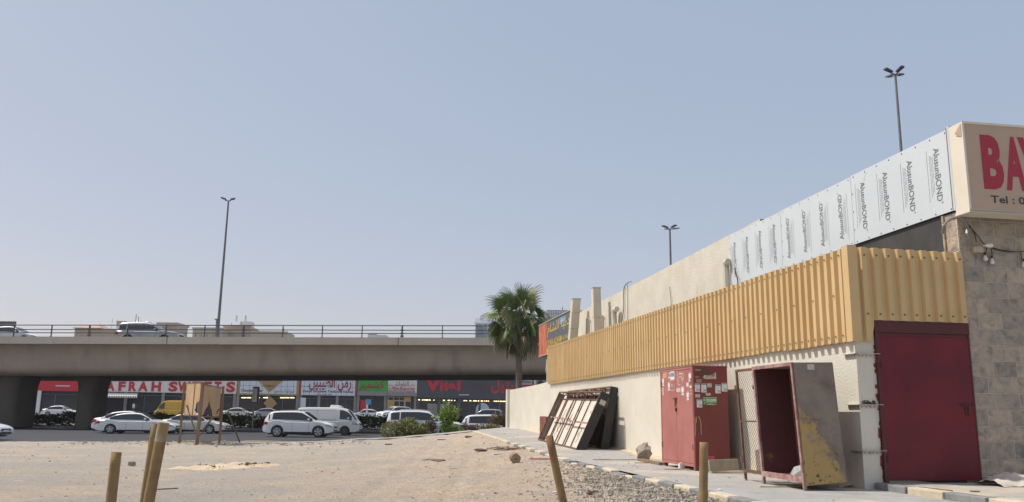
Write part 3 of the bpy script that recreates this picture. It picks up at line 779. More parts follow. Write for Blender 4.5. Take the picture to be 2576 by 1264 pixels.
# ================================================================== cream building behind the cladding
T = Thing('cream_building', 'tall cream stucco building wall rising behind the corrugated sheets', 'building', (1.95, 6.9, 0), wall=True)
bw = MB(); ptop = lambda s: 6.235 - (s - 6.9) * .013
rs = random.Random(2)
SSx = [6.9 + k * (30.4 - 6.9) / 60 for k in range(61)]
bw.grid([[(1.95, s, 0), (1.95, s, ptop(s) + rs.uniform(-.008, .008)), (2.2, s, ptop(s)), (2.2, s, 0)] for s in SSx])
bw.quad((1.95, 6.9, 0), (2.2, 6.9, 0), (2.2, 6.9, 6.2), (1.95, 6.9, ptop(6.9)))
bw.box(2.2, 14, 7.0, 30.3, 0, 5.6); bw.quad((2.2, 30.4, 0), (1.95, 30.4, 0), (1.95, 30.4, 5.9), (2.2, 30.4, 5.9))
bw.build('wall', M['stucco'], T)
pr = MB().box(1.80, 1.95, 30.0, 30.42, 0, 4.75).build('corner_pier', M['wallpaint'], T)
pp = MB().tube([(1.72, 30.1, 2.5), (1.72, 30.1, 3.6), (1.68, 30.1, 3.75), (1.72, 30.1, 4.3)], .04, 8).build('drain_pipe', M['duct_l'], T)

T0 = wpt
def duct(p0, p1, wd, label):
    w0 = 1.45
    a = wl(*p0, w0); b = wl(*p1, w0)
    T = Thing('air_duct', label, 'duct', (w0, b.y, b.z - 1.8), wall=True, group='ducts rising behind the corrugated sheets')
    d = (b - a); lo = a + d * 1.9
    m = MB()
    for k, (q0, q1) in enumerate(((0, .30), (.305, .66), (.665, 1.9))):
        e0 = a + d * q0; e1 = a + d * q1; h = wd / 2 + .004 * (k % 2)
        m.hexa([e1 + Vector((-h, -h, 0)), e1 + Vector((h, -h, 0)), e1 + Vector((h, h, 0)), e1 + Vector((-h, h, 0)), e0 + Vector((-h, -h, 0)), e0 + Vector((h, -h, 0)), e0 + Vector((h, h, 0)), e0 + Vector((-h, h, 0))])
    m.build('duct_body', M['duct_l'], T)
    h = wd / 2 + .012
    MB().hexa([a + Vector((x, y, z)) for z in (-.03, .01) for x, y in ((-h, -h), (h, -h), (h, h), (-h, h))]).build('cap', M['duct'], T)
duct((1449, 753), (1440, 866), .34, 'leaning square cream duct next to the dark and yellow sign')
duct((1499, 725), (1502, 838), .30, 'taller square duct with a grey cap above the corrugated sheets')
def wallpipe(name, pts, r, mat, label, cat, w0=1.88):
    q = [wl(x, y, w0) for x, y in pts]
    q = [q[0]] + q[1:]
    o = MB().tube(curve_pts(q, 4), r, 8).build(name, M[mat], org=q[0], wall=True, smooth_=True); tag(o, label, cat)
wallpipe('pipe', [(1475.5, 850), (1475.5, 806), (1477, 803), (1481, 803), (1483, 807), (1483, 848)], .022, 'duct', 'thin grey pipe bent in a loop between the two square ducts', 'pipe')
wallpipe('pipe', [(1515, 830), (1515, 796), (1517, 795), (1518, 798), (1518, 830)], .022, 'duct', 'short looped pipe just right of the taller square duct', 'pipe')
wallpipe('vent_pipe', [(1546, 825), (1545, 800), (1545.5, 785), (1549, 779), (1552, 778)], .10, 'duct_l', 'fat cream vent pipe with a bent top on the stucco wall', 'pipe', 1.78)
wallpipe('vent_pipe', [(1829, 735), (1827, 690), (1826, 668), (1828, 661), (1832, 659)], .09, 'duct_l', 'cream vent pipe at the left end of the silver sheets', 'pipe', 1.78)
wallpipe('cable', [(1560, 830), (1564, 810), (1569, 775), (1569, 740), (1571, 722), (1578, 713), (1588, 709)], .018, 'cable', 'grey cable hanging over the parapet of the cream building', 'cable', 1.90)
wallpipe('cable', [(1579, 820), (1579, 770), (1579, 716)], .010, 'cable', 'thin straight wire running down beside the grey cable', 'cable', 1.91)
wallpipe('cable', [(1689, 775), (1687, 745), (1684, 722)], .010, 'cable', 'short thin wire on the bare middle of the stucco wall', 'cable', 1.91)
wallpipe('cable', [(1857, 725), (1855, 700), (1851, 690), (1848, 675)], .014, 'black', 'black cable dangling in front of the silver sheets', 'cable', 1.80)

# slate and yellow sign at the far end
T = Thing('wall_sign', 'slate grey and yellow sign with a red picture panel at the far end', 'sign', (1.7, 30, 4.6), wall=True)
DW = 1.74
tl = wl(1362, 820, DW); tr_ = wl(1437, 781, DW); bl = wl(1357, 897, DW)
s0, s1, z0, z1 = tr_.y, wl(1356, 850, DW).y, bl.z, tr_.z
MB().box(DW, DW + .28, s0, s1, z0, z1).build('sign_box', M['signgrey'], T)
L_ = s1 - s0; sp_ = s1 - L_ * .275
def band(mb, sa, sb, za, zb, d, mi=0): mb.quad((DW - d, sb, za), (DW - d, sa, za), (DW - d, sa, zb), (DW - d, sb, zb), mi)
b = MB(); band(b, sp_, s1, z0, z1, .006); b.build('picture_panel', M['flame'], T)
b = MB(); band(b, s0, sp_, z0, z0 + .25, .004); b.build('yellow_strip', M['signyellow'], T)
b = MB(); band(b, s0 + L_ * .15, s0 + L_ * .33, z1 - .42, z1 - .1, .005); b.build('blue_panel', M['blueink'], T)
X, Y = (0, -1, 0), (0, 0, 1); o_ = (DW - .012, 0, 0)
lt = MB(); Wd = sp_ - s0
letters(lt, ar('دنيا الشام'), o_, X, Y, (-sp_ + .12, -s0 - .25, z0 + .78, z1 - .14), .0)
letters(lt, 'DUNIA ALSHAM', o_, X, Y, (-sp_ + .2, -s0 - Wd * .36, z0 + .34, z0 + .66), .01)
letters(lt, '06-7456678', o_, X, Y, (-s0 - Wd * .32, -s0 - .15, z0 + .40, z0 + .60), .0)
lt.build('lettering', M['signyellow'], T)
lt = MB(); letters(lt, ar('فطاير') + '  ' + ar('مناقيش'), (DW - .014, 0, 0), X, Y, (-sp_ + .1, -s0 - Wd * .5, z0 + .06, z0 + .19), .0); lt.build('small_lettering', M['blackletter'], T)
lt = MB(); letters(lt, ar('فطاير'), (DW - .014, 0, 0), X, Y, (-(s0 + L_ * .31), -(s0 + L_ * .17), z1 - .34, z1 - .18), .0); lt.build('pale_lettering', M['white'], T)
tm = MB(); tm.box(DW - .03, DW + .29, s0, s1, z1, z1 + .04); tm.box(DW - .03, DW + .29, s0, s1, z0 - .04, z0); tm.box(DW - .03, DW + .29, s0 - .03, s0, z0 - .04, z1 + .04)
tm.build('sign_trim', M['duct'], T)

# ================================================================== red double door cabinet
T = Thing('metal_cabinet', 'faded red double door steel cabinet covered in stickers against the cream wall', 'cabinet', (-.62, 4.97, .57), wall=True)
ca, cb, cw0, cw1, cz0, cz1 = 4.06, 5.88, -.98, -.27, .66, 2.54
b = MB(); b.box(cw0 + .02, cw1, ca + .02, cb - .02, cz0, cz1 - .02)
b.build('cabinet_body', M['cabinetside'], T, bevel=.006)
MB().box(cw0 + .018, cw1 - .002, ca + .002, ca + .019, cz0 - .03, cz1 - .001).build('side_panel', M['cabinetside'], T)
f = MB(); f.box(cw0 - .012, cw0 + .02, ca - .004, ca + .045, cz0 - .09, cz1); f.box(cw0 - .012, cw0 + .02, cb - .045, cb, cz0 - .02, cz1)
f.box(cw0 - .012, cw0 + .02, ca + .046, cb - .046, cz1 - .05, cz1); f.box(cw0 - .012, cw0 + .02, ca + .046, cb - .046, cz0 - .02, cz0 + .035)
f.box(cw0 - .02, cw1, ca - .01, cb + .01, cz1 + .001, cz1 + .018)
f.build('frame', M['cabinet'], T, bevel=.004)
mid = (ca + cb) / 2
for a, b_ in ((ca + .05, mid - .004), (mid + .004, cb - .05)):
    d = MB().box(cw0 - .006, cw0 + .018, a, b_, cz0 + .04, cz1 - .055).build('door', M['cabinet'], T, bevel=.005)
    if a > 4.5:
        z = wl(1670, 1090, cw0).z
    for zz in (.95, 2.2):
        e = a if a < 4.5 else b_
        MB().tube([(cw0 - .014, e, zz), (cw0 - .014, e, zz + .11)], .012, 8).build('hinge', M['rustframe'], as_parent(d))
hz = wl(1704, 1010, cw0).z
h = MB(); h.tube([(cw0 - .012, mid - .06, hz + .06), (cw0 - .035, mid - .04, hz + .07), (cw0 - .04, mid + .06, hz + .06), (cw0 - .012, mid + .1, hz + .05)], .010, 6)
h.tube([(cw0 - .04, mid - .03, hz + .05), (cw0 - .04, mid - .02, hz - .12)], .012, 6); h.box(cw0 - .045, cw0 - .015, mid - .04, mid + .0, hz - .20, hz - .13); h.box(cw0 - .012, cw0 - .0065, mid - .03, mid + .07, hz - .05, hz + .08)
h.build('latch', M['rustframe'], T)
for s, w_, z0_ in ((ca + .06, cw0 + .05, .57), (cb - .06, cw0 + .05, .57), (ca + .06, cw1 - .05, .57), (cb - .06, cw1 - .05, .57)):
    MB().box(w_ - .04, w_ + .04, s - .04, s + .04, z0_, cz0 - .02 + (-.01)).build('foot', M['rustframe'], T)
def zc(x, y): return ((2480 + x / 6.321) / 1.5097, (1380 + y / 6.321) / 1.5097)
def sticker_d(x0, y0, x1, y1, m, txt=None, skew=0.0):
    a = wl(*zc(x0, y0), cw0); b_ = wl(*zc(x1, y1), cw0); d = .0075
    zt, zb = a.z, b_.z
    o = MB().box(cw0 - d, cw0 - .0065, b_.y, a.y, zb, zt).build('sticker', M[m], T)
    if txt:
        l = MB(); letters(l, txt, (cw0 - d - .0015, 0, 0), (0, -1, 0), (0, 0, 1), (-a.y + .01, -b_.y - .01, zb + (zt - zb) * .12, zb + (zt - zb) * .38), 0)
        l.quad((cw0 - d - .0015, b_.y + .02, zt - .02), (cw0 - d - .0015, a.y - .01, zt - .02), (cw0 - d - .0015, a.y - .01, zt - .005), (cw0 - d - .0015, b_.y + .02, zt - .005))
        l.build('lettering', M['blueink'], as_parent(o))
for args in ((228, 360, 270, 548, 'white', '299'), (365, 460, 410, 652, 'white', '299'), (688, 562, 748, 766, 'white', '299'), (815, 690, 870, 888, 'white', '299'), (862, 235, 920, 440, 'white', '299'),
             (420, 205, 525, 380, 'white'), (250, 200, 340, 350, 'orangepaper'), (808, 460, 862, 562, 'white', '10'), (230, 590, 268, 770, 'offwhite'), (572, 600, 670, 690, 'offwhite'),
             (412, 392, 520, 412, 'offwhite'), (885, 545, 930, 590, 'white'), (378, 330, 412, 362, 'white'), (385, 180, 408, 270, 'offwhite'), (890, 722, 940, 748, 'offwhite'), (905, 640, 925, 668, 'offwhite')):
    sticker_d(*args)
# the blue print on the white sheet, worn glue outlines
a = wl(*zc(430, 235), cw0); b_ = wl(*zc(515, 320), cw0)
MB().box(cw0 - .010, cw0 - .0085, b_.y, a.y, b_.z, a.z).build('sticker_print', M['blueink'], T)
og = MB(); d = .0078
def strip(pts, wd):
    q = [wl(*zc(x, y), cw0) for x, y in pts]
    for p0, p1 in zip(q, q[1:]):
        v = (p1 - p0).normalized(); n_ = Vector((0, -v.z, v.y)) * wd / 2
        A = [p0 - n_, p1 - n_, p1 + n_, p0 + n_]
        for p in A: p.x = cw0 - d
        og.add(A, [(0, 1, 2, 3)])
strip([(600, 250), (602, 300)], .02); strip([(640, 250), (730, 255), (735, 395)], .03); strip([(610, 370), (615, 520), (660, 520)], .018); strip([(690, 400), (730, 470)], .014)
strip([(640, 350), (655, 320), (685, 330), (700, 385), (735, 395)], .025); strip([(420, 460), (418, 650), (525, 650), (520, 510)], .014); strip([(450, 570), (470, 530), (445, 510)], .03); strip([(490, 500), (485, 570)], .03)
strip([(700, 520), (690, 515)], .02); strip([(360, 670), (355, 700)], .02)
og.build('sticker_residue', M['offwhite'], T)
def side_rect(x0, y0, x1, y1, d=.003):
    a = fr(*zc(x0, y0), ca); b_ = fr(*zc(x1, y1), ca); return a.x, b_.x, b_.z, a.z
def sticker_s(x0, y0, x1, y1, m, txt=None, ink='blueink', frac=(.08, .36)):
    w0, w1, z0, z1 = side_rect(x0, y0, x1, y1)
    o = MB().box(w0, w1, ca - .0015, ca + .0005, z0, z1).build('sticker', M[m], T)
    if txt:
        l = MB(); yy = ca - .004; H = z1 - z0; W = w1 - w0
        letters(l, txt, (0, yy, 0), (1, 0, 0), (0, 0, 1), (w0 + W * .30, w1 - W * .06, z0 + H * frac[0], z0 + H * frac[1]), .02)
        l.box(w0 + W * .04, w1 - W * .04, yy, yy + .001, z1 - H * .16, z1 - H * .03)
        l.box(w0 + W * .04, w0 + W * .7, yy, yy + .001, z0 + H * .49, z0 + H * .525)
        l.box(w0 + W * .04, w1 - W * .2, yy, yy + .001, z0 + H * .68, z0 + H * .70)
        l.build('lettering', M[ink], as_parent(o))
for r in ((1000, 487, 1130, 690), (1155, 490, 1285, 705), (1492, 515, 1628, 725), (1645, 475, 1782, 682), (1048, 862, 1185, 1065)): sticker_s(*r, 'white', '299')
for r in ((1010, 742, 1130, 822, 'offwhite'), (1300, 485, 1410, 580, 'offwhite'), (1265, 715, 1383, 778, 'offwhite'), (1040, 385, 1165, 470, 'card'), (1012, 145, 1160, 180, 'card'), (1015, 320, 1110, 345, 'card')): sticker_s(*r)
w0, w1, z0, z1 = side_rect(1060, 140, 1340, 325)
MB().add([(w0, ca - .002, z0 + .03), (w0 + .09, ca - .002, z0), (w1, ca - .002, z0 + .02), (w1, ca - .002, z1), (w0 + .06, ca - .002, z1), (w0 + .08, ca - .002, z1 - .03), (w0, ca - .002, z1 - .06)], [tuple(range(7))]).build('torn_poster', M['maroon'], T)
w0, w1, z0, z1 = side_rect(1195, 215, 1515, 385)
MB().add([(w0, ca - .0035, z0 + .02), (w0 + .06, ca - .0035, z0), (w1, ca - .0035, z0 + .005), (w1, ca - .0035, z1), (w1 - .08, ca - .0035, z1 - .04), (w0 + .02, ca - .0035, z0 + .07)], [tuple(range(6))]).build('torn_poster', M['offwhite'], T)
l = MB(); letters(l, '309191', (0, ca - .0055, 0), (1, 0, 0), (0, 0, 1), (w0 + .06, w1 - .03, z0 + .045, z0 + .105), .03); letters(l, 'mobile  ' + ar('للبيع'), (0, ca - .0055, 0), (1, 0, 0), (0, 0, 1), (w0 + .03, w1 - .05, z0 + .012, z0 + .032), .0)
l.build('lettering', M['blackletter'], T)
w0, w1, z0, z1 = side_rect(1200, 815, 1540, 1008)
o = MB().box(w0, w1, ca - .0015, ca + .0005, z0, z1).build('sticker', M['greenplate'], T)
l = MB(); yy = ca - .0045
letters(l, '2930999', (0, yy, 0), (1, 0, 0), (0, 0, 1), (w0 + .055, w1 - .012, z0 + .045, z1 - .025), .05)
letters(l, 'B', (0, yy, 0), (1, 0, 0), (0, 0, 1), (w0 + .008, w0 + .042, z0 + .07, z1 - .03), .03); letters(l, '@', (0, yy, 0), (1, 0, 0), (0, 0, 1), (w0 + .01, w0 + .042, z0 + .02, z0 + .05), .02)
l.box(w0 + .08, w1 - .06, yy, yy + .001, z0 + .008, z0 + .022); l.box(w0, w1, yy, yy + .001, z1 - .010, z1 - .002)
l.build('lettering', M['palegreen'], as_parent(o))
sc = MB()
for pts_ in ([(1770, 1035), (1770, 1050)], [(1766, 1036), (1768, 1065), (1767, 1085)], [(1775, 1033), (1781, 1047), (1782, 1080)]):
    q = [fr(x - 18, y + 14, ca) for x, y in pts_]
    for p0, p1 in zip(q, q[1:]): sc.beam((p0.x, ca - .002, p0.z), (p1.x, ca - .002, p1.z), .003, .012, up=(1, 0, 0))
sc.build('scratch', M['signbeige'], T)

# ================================================================== open cabinet with mesh bay
T = Thing('open_cabinet', 'leaning rusty open cabinet with a mesh bay and a yellow smeared side panel', 'cabinet', (-.75, .4, .57), wall=True)
def sh_(w, s, z): return (w, s + (z - .6) * .115, z)
w0, w1 = -1.08, -.42; s0, sm_, s1 = -.24, 1.04, 1.72; z0, z1 = .70, 2.37
def sbox(mb, a, b, c, d, e, f_): return mb.hexa([sh_(a, c, e), sh_(b, c, e), sh_(b, d, e), sh_(a, d, e), sh_(a, c, f_), sh_(b, c, f_), sh_(b, d, f_), sh_(a, d, f_)])
p = MB(); p.hexa([sh_(w0 + .012, s0 - .014, .635), sh_(w1, s0 - .014, .69), sh_(w1, s0 - .002, .69), sh_(w0 + .012, s0 - .002, .635), sh_(w0 + .012, s0 - .014, z1), sh_(w1, s0 - .014, z1 + .015), sh_(w1, s0 - .002, z1 + .015), sh_(w0 + .012, s0 - .002, z1)])
p.build('side_panel', M['oldpanel'], T)
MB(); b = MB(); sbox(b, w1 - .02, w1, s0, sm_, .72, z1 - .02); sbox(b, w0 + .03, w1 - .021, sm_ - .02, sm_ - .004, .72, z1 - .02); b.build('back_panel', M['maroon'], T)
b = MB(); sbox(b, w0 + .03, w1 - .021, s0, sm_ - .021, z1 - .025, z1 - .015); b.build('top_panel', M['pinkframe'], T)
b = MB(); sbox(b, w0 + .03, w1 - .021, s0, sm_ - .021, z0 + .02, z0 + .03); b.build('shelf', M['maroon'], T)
b = MB(); sbox(b, w1 - .05, w1 - .021, s0, sm_ - .021, 1.53, 1.59); sbox(b, w1 - .05, w1 - .021, s0 + .0, s0 + .05, .75, z1 - .03); sbox(b, w1 - .05, w1 - .021, sm_ - .08, sm_ - .03, .75, z1 - .03); b.build('inner_rail', M['innerrail'], T)
f = MB()
sbox(f, w0, w0 + .035, s0 - .014, s0 + .03, .57, z1 + .005); sbox(f, w0, w0 + .035, sm_ - .03, sm_ + .02, .58, z1 + .005)
sbox(f, w0, w0 + .03, s0 + .031, sm_ - .031, z1 - .045, z1 + .005); sbox(f, w0, w0 + .03, s0 + .031, sm_ - .031, z0 - .02, z0 + .06)
f.build('frame', M['pinkframe'], T)
g_ = MB(); sbox(g_, w0 + .01, w0 + .04, s1 - .04, s1, .60, z1 - .01); sbox(g_, w0 + .01, w0 + .04, sm_ + .021, s1 - .041, z1 - .05, z1 - .01); sbox(g_, w0 + .01, w0 + .04, sm_ + .021, s1 - .041, z0, z0 + .05)
sbox(g_, w0 + .01, w0 + .03, sm_ + .021, s1 - .041, 1.50, 1.525)
g_.build('mesh_frame', M['rustframe'], T)
ms = MB(); cs, cz = .078, .072
nz = int((z1 - z0) / cz) + 1
for i in range(-1, 10):
    for k in range(nz):
        s = sm_ + .02 + i * cs; z = z0 + .04 + k * cz
        for a_, b_ in (((s, z), (s + cs / 2, z + cz / 2)), ((s + cs / 2, z + cz / 2), (s, z + cz)), ((s + cs, z), (s + cs / 2, z + cz / 2)), ((s + cs / 2, z + cz / 2), (s + cs, z + cz))):
            if min(a_[0], b_[0]) < sm_ + .015 or max(a_[0], b_[0]) > s1 - .035 or max(a_[1], b_[1]) > z1 - .04: continue
            ms.beam(sh_(w0 + .022, *a_), sh_(w0 + .022, *b_), .0032, .0032, up=(1, 0, 0))
ms.build('wire_mesh', M['steelmesh'], T)
for s, w_ in ((s0 + .02, w0 + .03), (sm_, w0 + .03), (s1 - .02, w0 + .03)):
    MB().beam(sh_(w_, s, .56), sh_(w_, s, .70), .035).build('leg', M['pinkframe'], T)
w_ = MB(); sbox(w_, w0 - .01, w0 + .0, s1 - .01, s1 + .03, 2.0, 2.1); sbox(w_, w0 - .01, w0, s1 - .01, s1 + .03, .85, .95); sbox(w_, w0 - .012, w0 - .001, sm_ + .0, sm_ + .03, 2.02, 2.08); w_.build('hinge', M['rustframe'], T)
a = fr(2130, 919, s0 - .016 + .2)
lb = MB(); lb.hexa([sh_(x, s0 - y, z) for z in (2.27, 2.35) for x, y in ((-.83, .018), (-.72, .018), (-.72, .0145), (-.83, .0145))]); lbo = lb.build('label_plate', M['offwhite'], T)
# things standing in it
o = MB(); o.box(-.92, -.60, 1.18, 1.26, .72, 1.27); o.box(-.92, -.60, 1.26, 1.40, .72, .76); o.box(-.92, -.60, 1.26, 1.40, 1.23, 1.27); o.box(-.91, -.90, 1.26, 1.40, .76, 1.23)
tag(o.build('appliance_case', M['foam'], org=(-.8, 1.25, .72), wall=True, bevel=.01), 'grey empty appliance case standing behind the wire mesh', 'appliance case')
o = MB(); o.hexa([(-.98, .28, .735), (-.66, .10, .735), (-.50, .46, .735), (-.82, .66, .735), (-.90, .34, .86), (-.70, .20, .94), (-.60, .42, .93), (-.80, .56, .85)])
v_ = o.build('plastic_vent', M['foam'], org=(-.8, .4, .735), wall=True, bevel=.012); tag(v_, 'grey plastic housing lying on the floor of the open cabinet', 'housing')
o = MB(); o.add([(-.95, 1.50, .70), (-.93, 1.58, 1.05), (-.90, 1.45, 1.08), (-.88, 1.38, 1.0), (-.9, 1.36, .72), (-.86, 1.5, .72)], [(0, 1, 2, 3, 4), (5, 4, 3, 2), (5, 2, 1), (5, 1, 0), (0, 4, 5)])
tag(o.build('torn_board', M['card'], org=(-.9, 1.45, .7), wall=True), 'torn brown board leaning behind the lower wire mesh', 'board')

# ================================================================== leaning sign boxes
def lightbox(label, s0, s1, wb, zb, wt, zt, dep, bars, rails, dz=0.0, sheet='whitesheet', name='lightbox_frame'):
    T = Thing(name, label, 'sign frame', (wb, s0, zb), wall=True, group='sign box frames leaning on the cream wall')
    up = Vector((wt - wb, 0, zt - zb)); H = up.length; up.normalize(); out = Vector((-up.z, 0, up.x))   # towards the viewer's side
    def P(s, h, d):      # d: depth behind the open face
        f_ = (s - s0) / (s1 - s0)
        return Vector((wb, s, zb + dz * f_)) + up * h - out * d
    def bx(mb, sa, sb, ha, hb, da, db): mb.hexa([P(sa, ha, db), P(sb, ha, db), P(sb, ha, da), P(sa, ha, da), P(sa, hb, db), P(sb, hb, db), P(sb, hb, da), P(sa, hb, da)])
    m = MB(); bx(m, s0 + .03, s1 - .03, .04, H - .16, dep - .02, dep); m.build('back_sheet', M[sheet], T)
    m = MB(); bx(m, s0 - .02, s0, -.02, H, 0, dep); m.add([P(s0 - .012, .0, dep), P(s0 - .012, H * .97, dep), P(s0 - .012, H * .62, dep + .14), P(s0 - .012, H * .40, dep + .42), P(s0 - .012, .42, dep + .60), P(s0 - .012, .26, dep + .56), P(s0 - .012, .12, dep + .38), P(s0 - .012, .03, dep + .16)], [(0, 1, 2, 3, 4, 5, 6)]) if dep > .24 else bx(m, s0 - .012, s0, .02, H - .02, dep, dep + .02)
    m.build('near_side_panel', M['blackpanel'], T)
    m = MB(); bx(m, s1, s1 + .02, 0, H - .03, 0.02, dep); m.build('far_side_panel', M['greyinner'], T)
    t = .035
    m = MB(); bx(m, s0 + .001, s1 - .001, H - t, H, 0, t); bx(m, s0 + .001, s1 - .001, 0, t, 0, t); bx(m, s0 + .001, s0 + t, t, H - t, 0, t); bx(m, s1 - t, s1 - .001, t, H - t, 0, t)
    bx(m, s0 + .001, s1 - .001, H - t, H, dep - t, dep); bx(m, s0 + .001, s1 - .001, -.012, t, dep - t, dep); bx(m, s0 + .04, s1 - .04, H - .20, H - .17, dep - .05, dep - .021)
    m.build('outer_frame', M['rustframe'], T)
    for f_ in bars:
        s = s0 + (s1 - s0) * f_
        m = MB(); bx(m, s - .013, s + .013, t, H - t, 0, .03); bx(m, s - .018, s + .018, H - t + .001, H - .002, t + .001, dep - t - .001); bx(m, s + .04, s + .07, .04, H - .05, dep - .05, dep - .021)
        m.build('bar', M['rustframe'], T)
    for (fa, fb_, hh) in rails:
        m = MB(); bx(m, s0 + (s1 - s0) * fa, s0 + (s1 - s0) * fb_, H * hh, H * hh + .04, .031, .06); m.build('rail', M['pinkframe'], T)
    return T, P, H
T2 = lightbox('taller black sided sign frame standing behind the front one against the wall', 12.3, 17.6, -.53, .66, -.22, 2.42, .22, (.2, .4, .6, .8), (), sheet='blackpanel')  # sheet coloured black to stand for the shadow between the two frames
T1, P, H = lightbox('open sign frame with white back sheet leaning in front of the black one', 11.85, 17.2, -1.36, .665, -.61, 2.27, .24, (.28, .47, .68, .87), ((.0, .45, .44), (.45, .95, .47)), .11)
m = MB(); m.add([P(11.822, H - .36, .07), P(11.822, H - .36, .24), P(11.822, H - .22, .24), P(11.822, H - .22, .07)], [(3, 2, 1, 0)])
lo_ = m.build('label_plate', M['offwhite'], T1)
wr = MB(); rs = random.Random(77)
for k in range(16):
    s = rs.uniform(12.1, 16.8); h = rs.uniform(.15, H - .7); L = rs.uniform(.2, .7); pts_ = []
    for q in range(5): pts_.append(P(s + math.sin(q * 1.7 + k) * .07 + q * .03, h + L * q / 4, .21 - .01 * (q % 2)))
    wr.tube(curve_pts(pts_, 3), .006, 4)
wr.build('loose_wire', M['black'], T1)
m = MB()
a_, b_ = wl(1352, 1085, -.45), wl(1372, 1085, -.45)
za = pave_z(19) - .0
m.box(-.75, -.35, 18.6, 19.7, za, za + .72); m.box(-.78, -.75, 18.6, 19.7, za, za + .76); m.box(-.75, -.35, 18.57, 18.6, za + .02, za + .75)
tag(m.build('rusty_bin', pm('rusty_red', (.16, .045, .03), (.22, .08, .05), 5, .8), org=(-.5, 19, za), wall=True, bevel=.01), 'low rusty red metal bin beside the leaning sign frames', 'bin')

# ================================================================== loose things on the pavement
def rock_mesh(c, r, seed, flat=.7, sub=2, jag=.25, wall=True):
    rr = random.Random(seed); mb = MB(); n1, n2 = 7, 10; vs = []
    ax = [Vector((rr.gauss(0, 1), rr.gauss(0, 1), rr.gauss(0, 1))).normalized() for _ in range(7)]; cut = [rr.uniform(.55, .95) for _ in ax]
    for i in range(n1 + 1):
        th = math.pi * i / n1
        for j in range(n2):
            ph = 2 * math.pi * j / n2; d = Vector((math.sin(th) * math.cos(ph), math.sin(th) * math.sin(ph), math.cos(th)))
            k = 1.0
            for a, ct in zip(ax, cut):
                q = d.dot(a)
                if q > ct: k = min(k, ct / q)
            k *= 1 + rr.uniform(-jag, jag) * .25
            v = d * r * k; v.z *= flat; vs.append(Vector(c) + v)
    fs = [(i * n2 + j, i * n2 + (j + 1) % n2, (i + 1) * n2 + (j + 1) % n2, (i + 1) * n2 + j) for i in range(n1) for j in range(n2)]
    mb.add(vs, [tuple(reversed(f)) for f in fs]); return mb
pr_ = loc(pave_at(1622, 1160)); pr_.z = pave_z(pr_.y)
rb = rock_mesh((pr_.x, pr_.y, pr_.z + .21), .22, 21, 1.0, jag=.9)
tag(rb.build('concrete_lump', M['lumpgrey'], org=pr_, wall=True), 'jagged grey concrete lump on the pavement left of the red cabinet', 'rubble')
a = loc(pave_at(1608, 1160)); b_ = loc(pave_at(1661, 1171)); a.z = pave_z(a.y) + .035; b_.z = a.z
tag(MB().beam(a, b_, .08, .06).build('plank', M['wood'], org=a, wall=True), 'brown timber plank lying in front of the grey lump', 'plank')
a2 = a + Vector((-.05, -.1, .0)); tag(MB().beam(a + Vector((0, .03, .07)), a + Vector((.10, -.02, .22)), .05, .03).build('wood_offcut', M['paleplank'], org=a, wall=True), 'pale wood offcut propped on the timber plank', 'wood offcut')
c = loc(pave_at(1662, 1171)); c.z = pave_z(c.y)
tag(MB().box(c.x - .06, c.x + .06, c.y - .05, c.y + .05, c.z, c.z + .06).build('wood_block', M['cable'], org=c, wall=True, bevel=.006), 'small grey block at the left foot of the red cabinet', 'block')
# boards right of the red cabinet
def fpoly(pix, s, th, name, mat, label, cat, grp=None):
    q = [fr(x, y, s) for x, y in pix]
    o = MB().prism([(p.x, s, p.z) for p in q], (0, th, 0)).build(name, M[mat], org=q[0], wall=True); return tag(o, label, cat, grp)
fpoly([(1784, 1158), (1856, 1155), (1860, 1184), (1787, 1187)], 3.35, .06, 'leaning_board', 'card', 'grey brown board on its edge beside the thin pipe and red cabinet', 'board')
fpoly([(1764, 1166), (1784, 1163), (1786, 1187), (1764, 1187)], 3.5, .05, 'leaning_board', 'duct', 'short pale grey board tucked behind the grey brown board', 'board')
fpoly([(1763, 1150), (1797, 1149), (1798, 1168), (1763, 1168)], 3.75, .05, 'pink_board', 'pinkbox', 'pink red board at the foot of the red cabinet', 'board')
a = loc(pave_at(1790, 1190)); b_ = loc(pave_at(1868, 1189)); a.z = b_.z = pave_z(3) + .015
tag(MB().beam(a, b_, .16, .025).build('plank', M['paleplank'], org=a, wall=True), 'long pale yellow plank flat on the pavement below the boards', 'plank')
rs = random.Random(31)
def scrap(px, py, L, W, H, ang, mat, name, label, cat, ground='lot', grp=None):
    p = (lot_at if ground == 'lot' else pave_at)(px, py)
    m = MB(); n = 6; vs = []
    rr = random.Random(int(px * 7 + py))
    top = [(x, (rr.uniform(.7, 1.0) * W / 2) * (1 if abs(x) < .5 else .7)) for x in [(-.5 + k / n) for k in range(n + 1)]]
    poly = [(x * L, y, 0) for x, y in top] + [(x * L, -y * rr.uniform(.8, 1.1), 0) for x, y in reversed(top)]
    ca_, sa_ = math.cos(ang), math.sin(ang)
    poly = [Vector((p.x + x * ca_ - y * sa_, p.y + x * sa_ + y * ca_, p.z + rr.uniform(0, H * .35))) for x, y, _ in poly]
    m.prism(poly, (0, 0, H)); o = m.build(name, M[mat], org=p); return tag(o, label, cat, grp)
def lump(px, py, L, W, H, ang, mat, name, label, cat):
    p = lot_at(px, py); m = rock_mesh((0, 0, 0), .5, int(px), 1.0, jag=1.1); c_, s_ = math.cos(ang), math.sin(ang)
    m.v = [Vector((p.x + v.x * L * c_ - v.y * W * s_, p.y + v.x * L * s_ + v.y * W * c_, p.z + (v.z + .35) * H)) for v in m.v]
    return tag(m.build(name, M[mat], org=p), label, cat)
scrap(1962, 1226, .62, .10, .015, .1, 'paleplank', 'wood_scrap', 'pale splintered wood sheet under the open cabinet', 'wood scrap', 'pave')
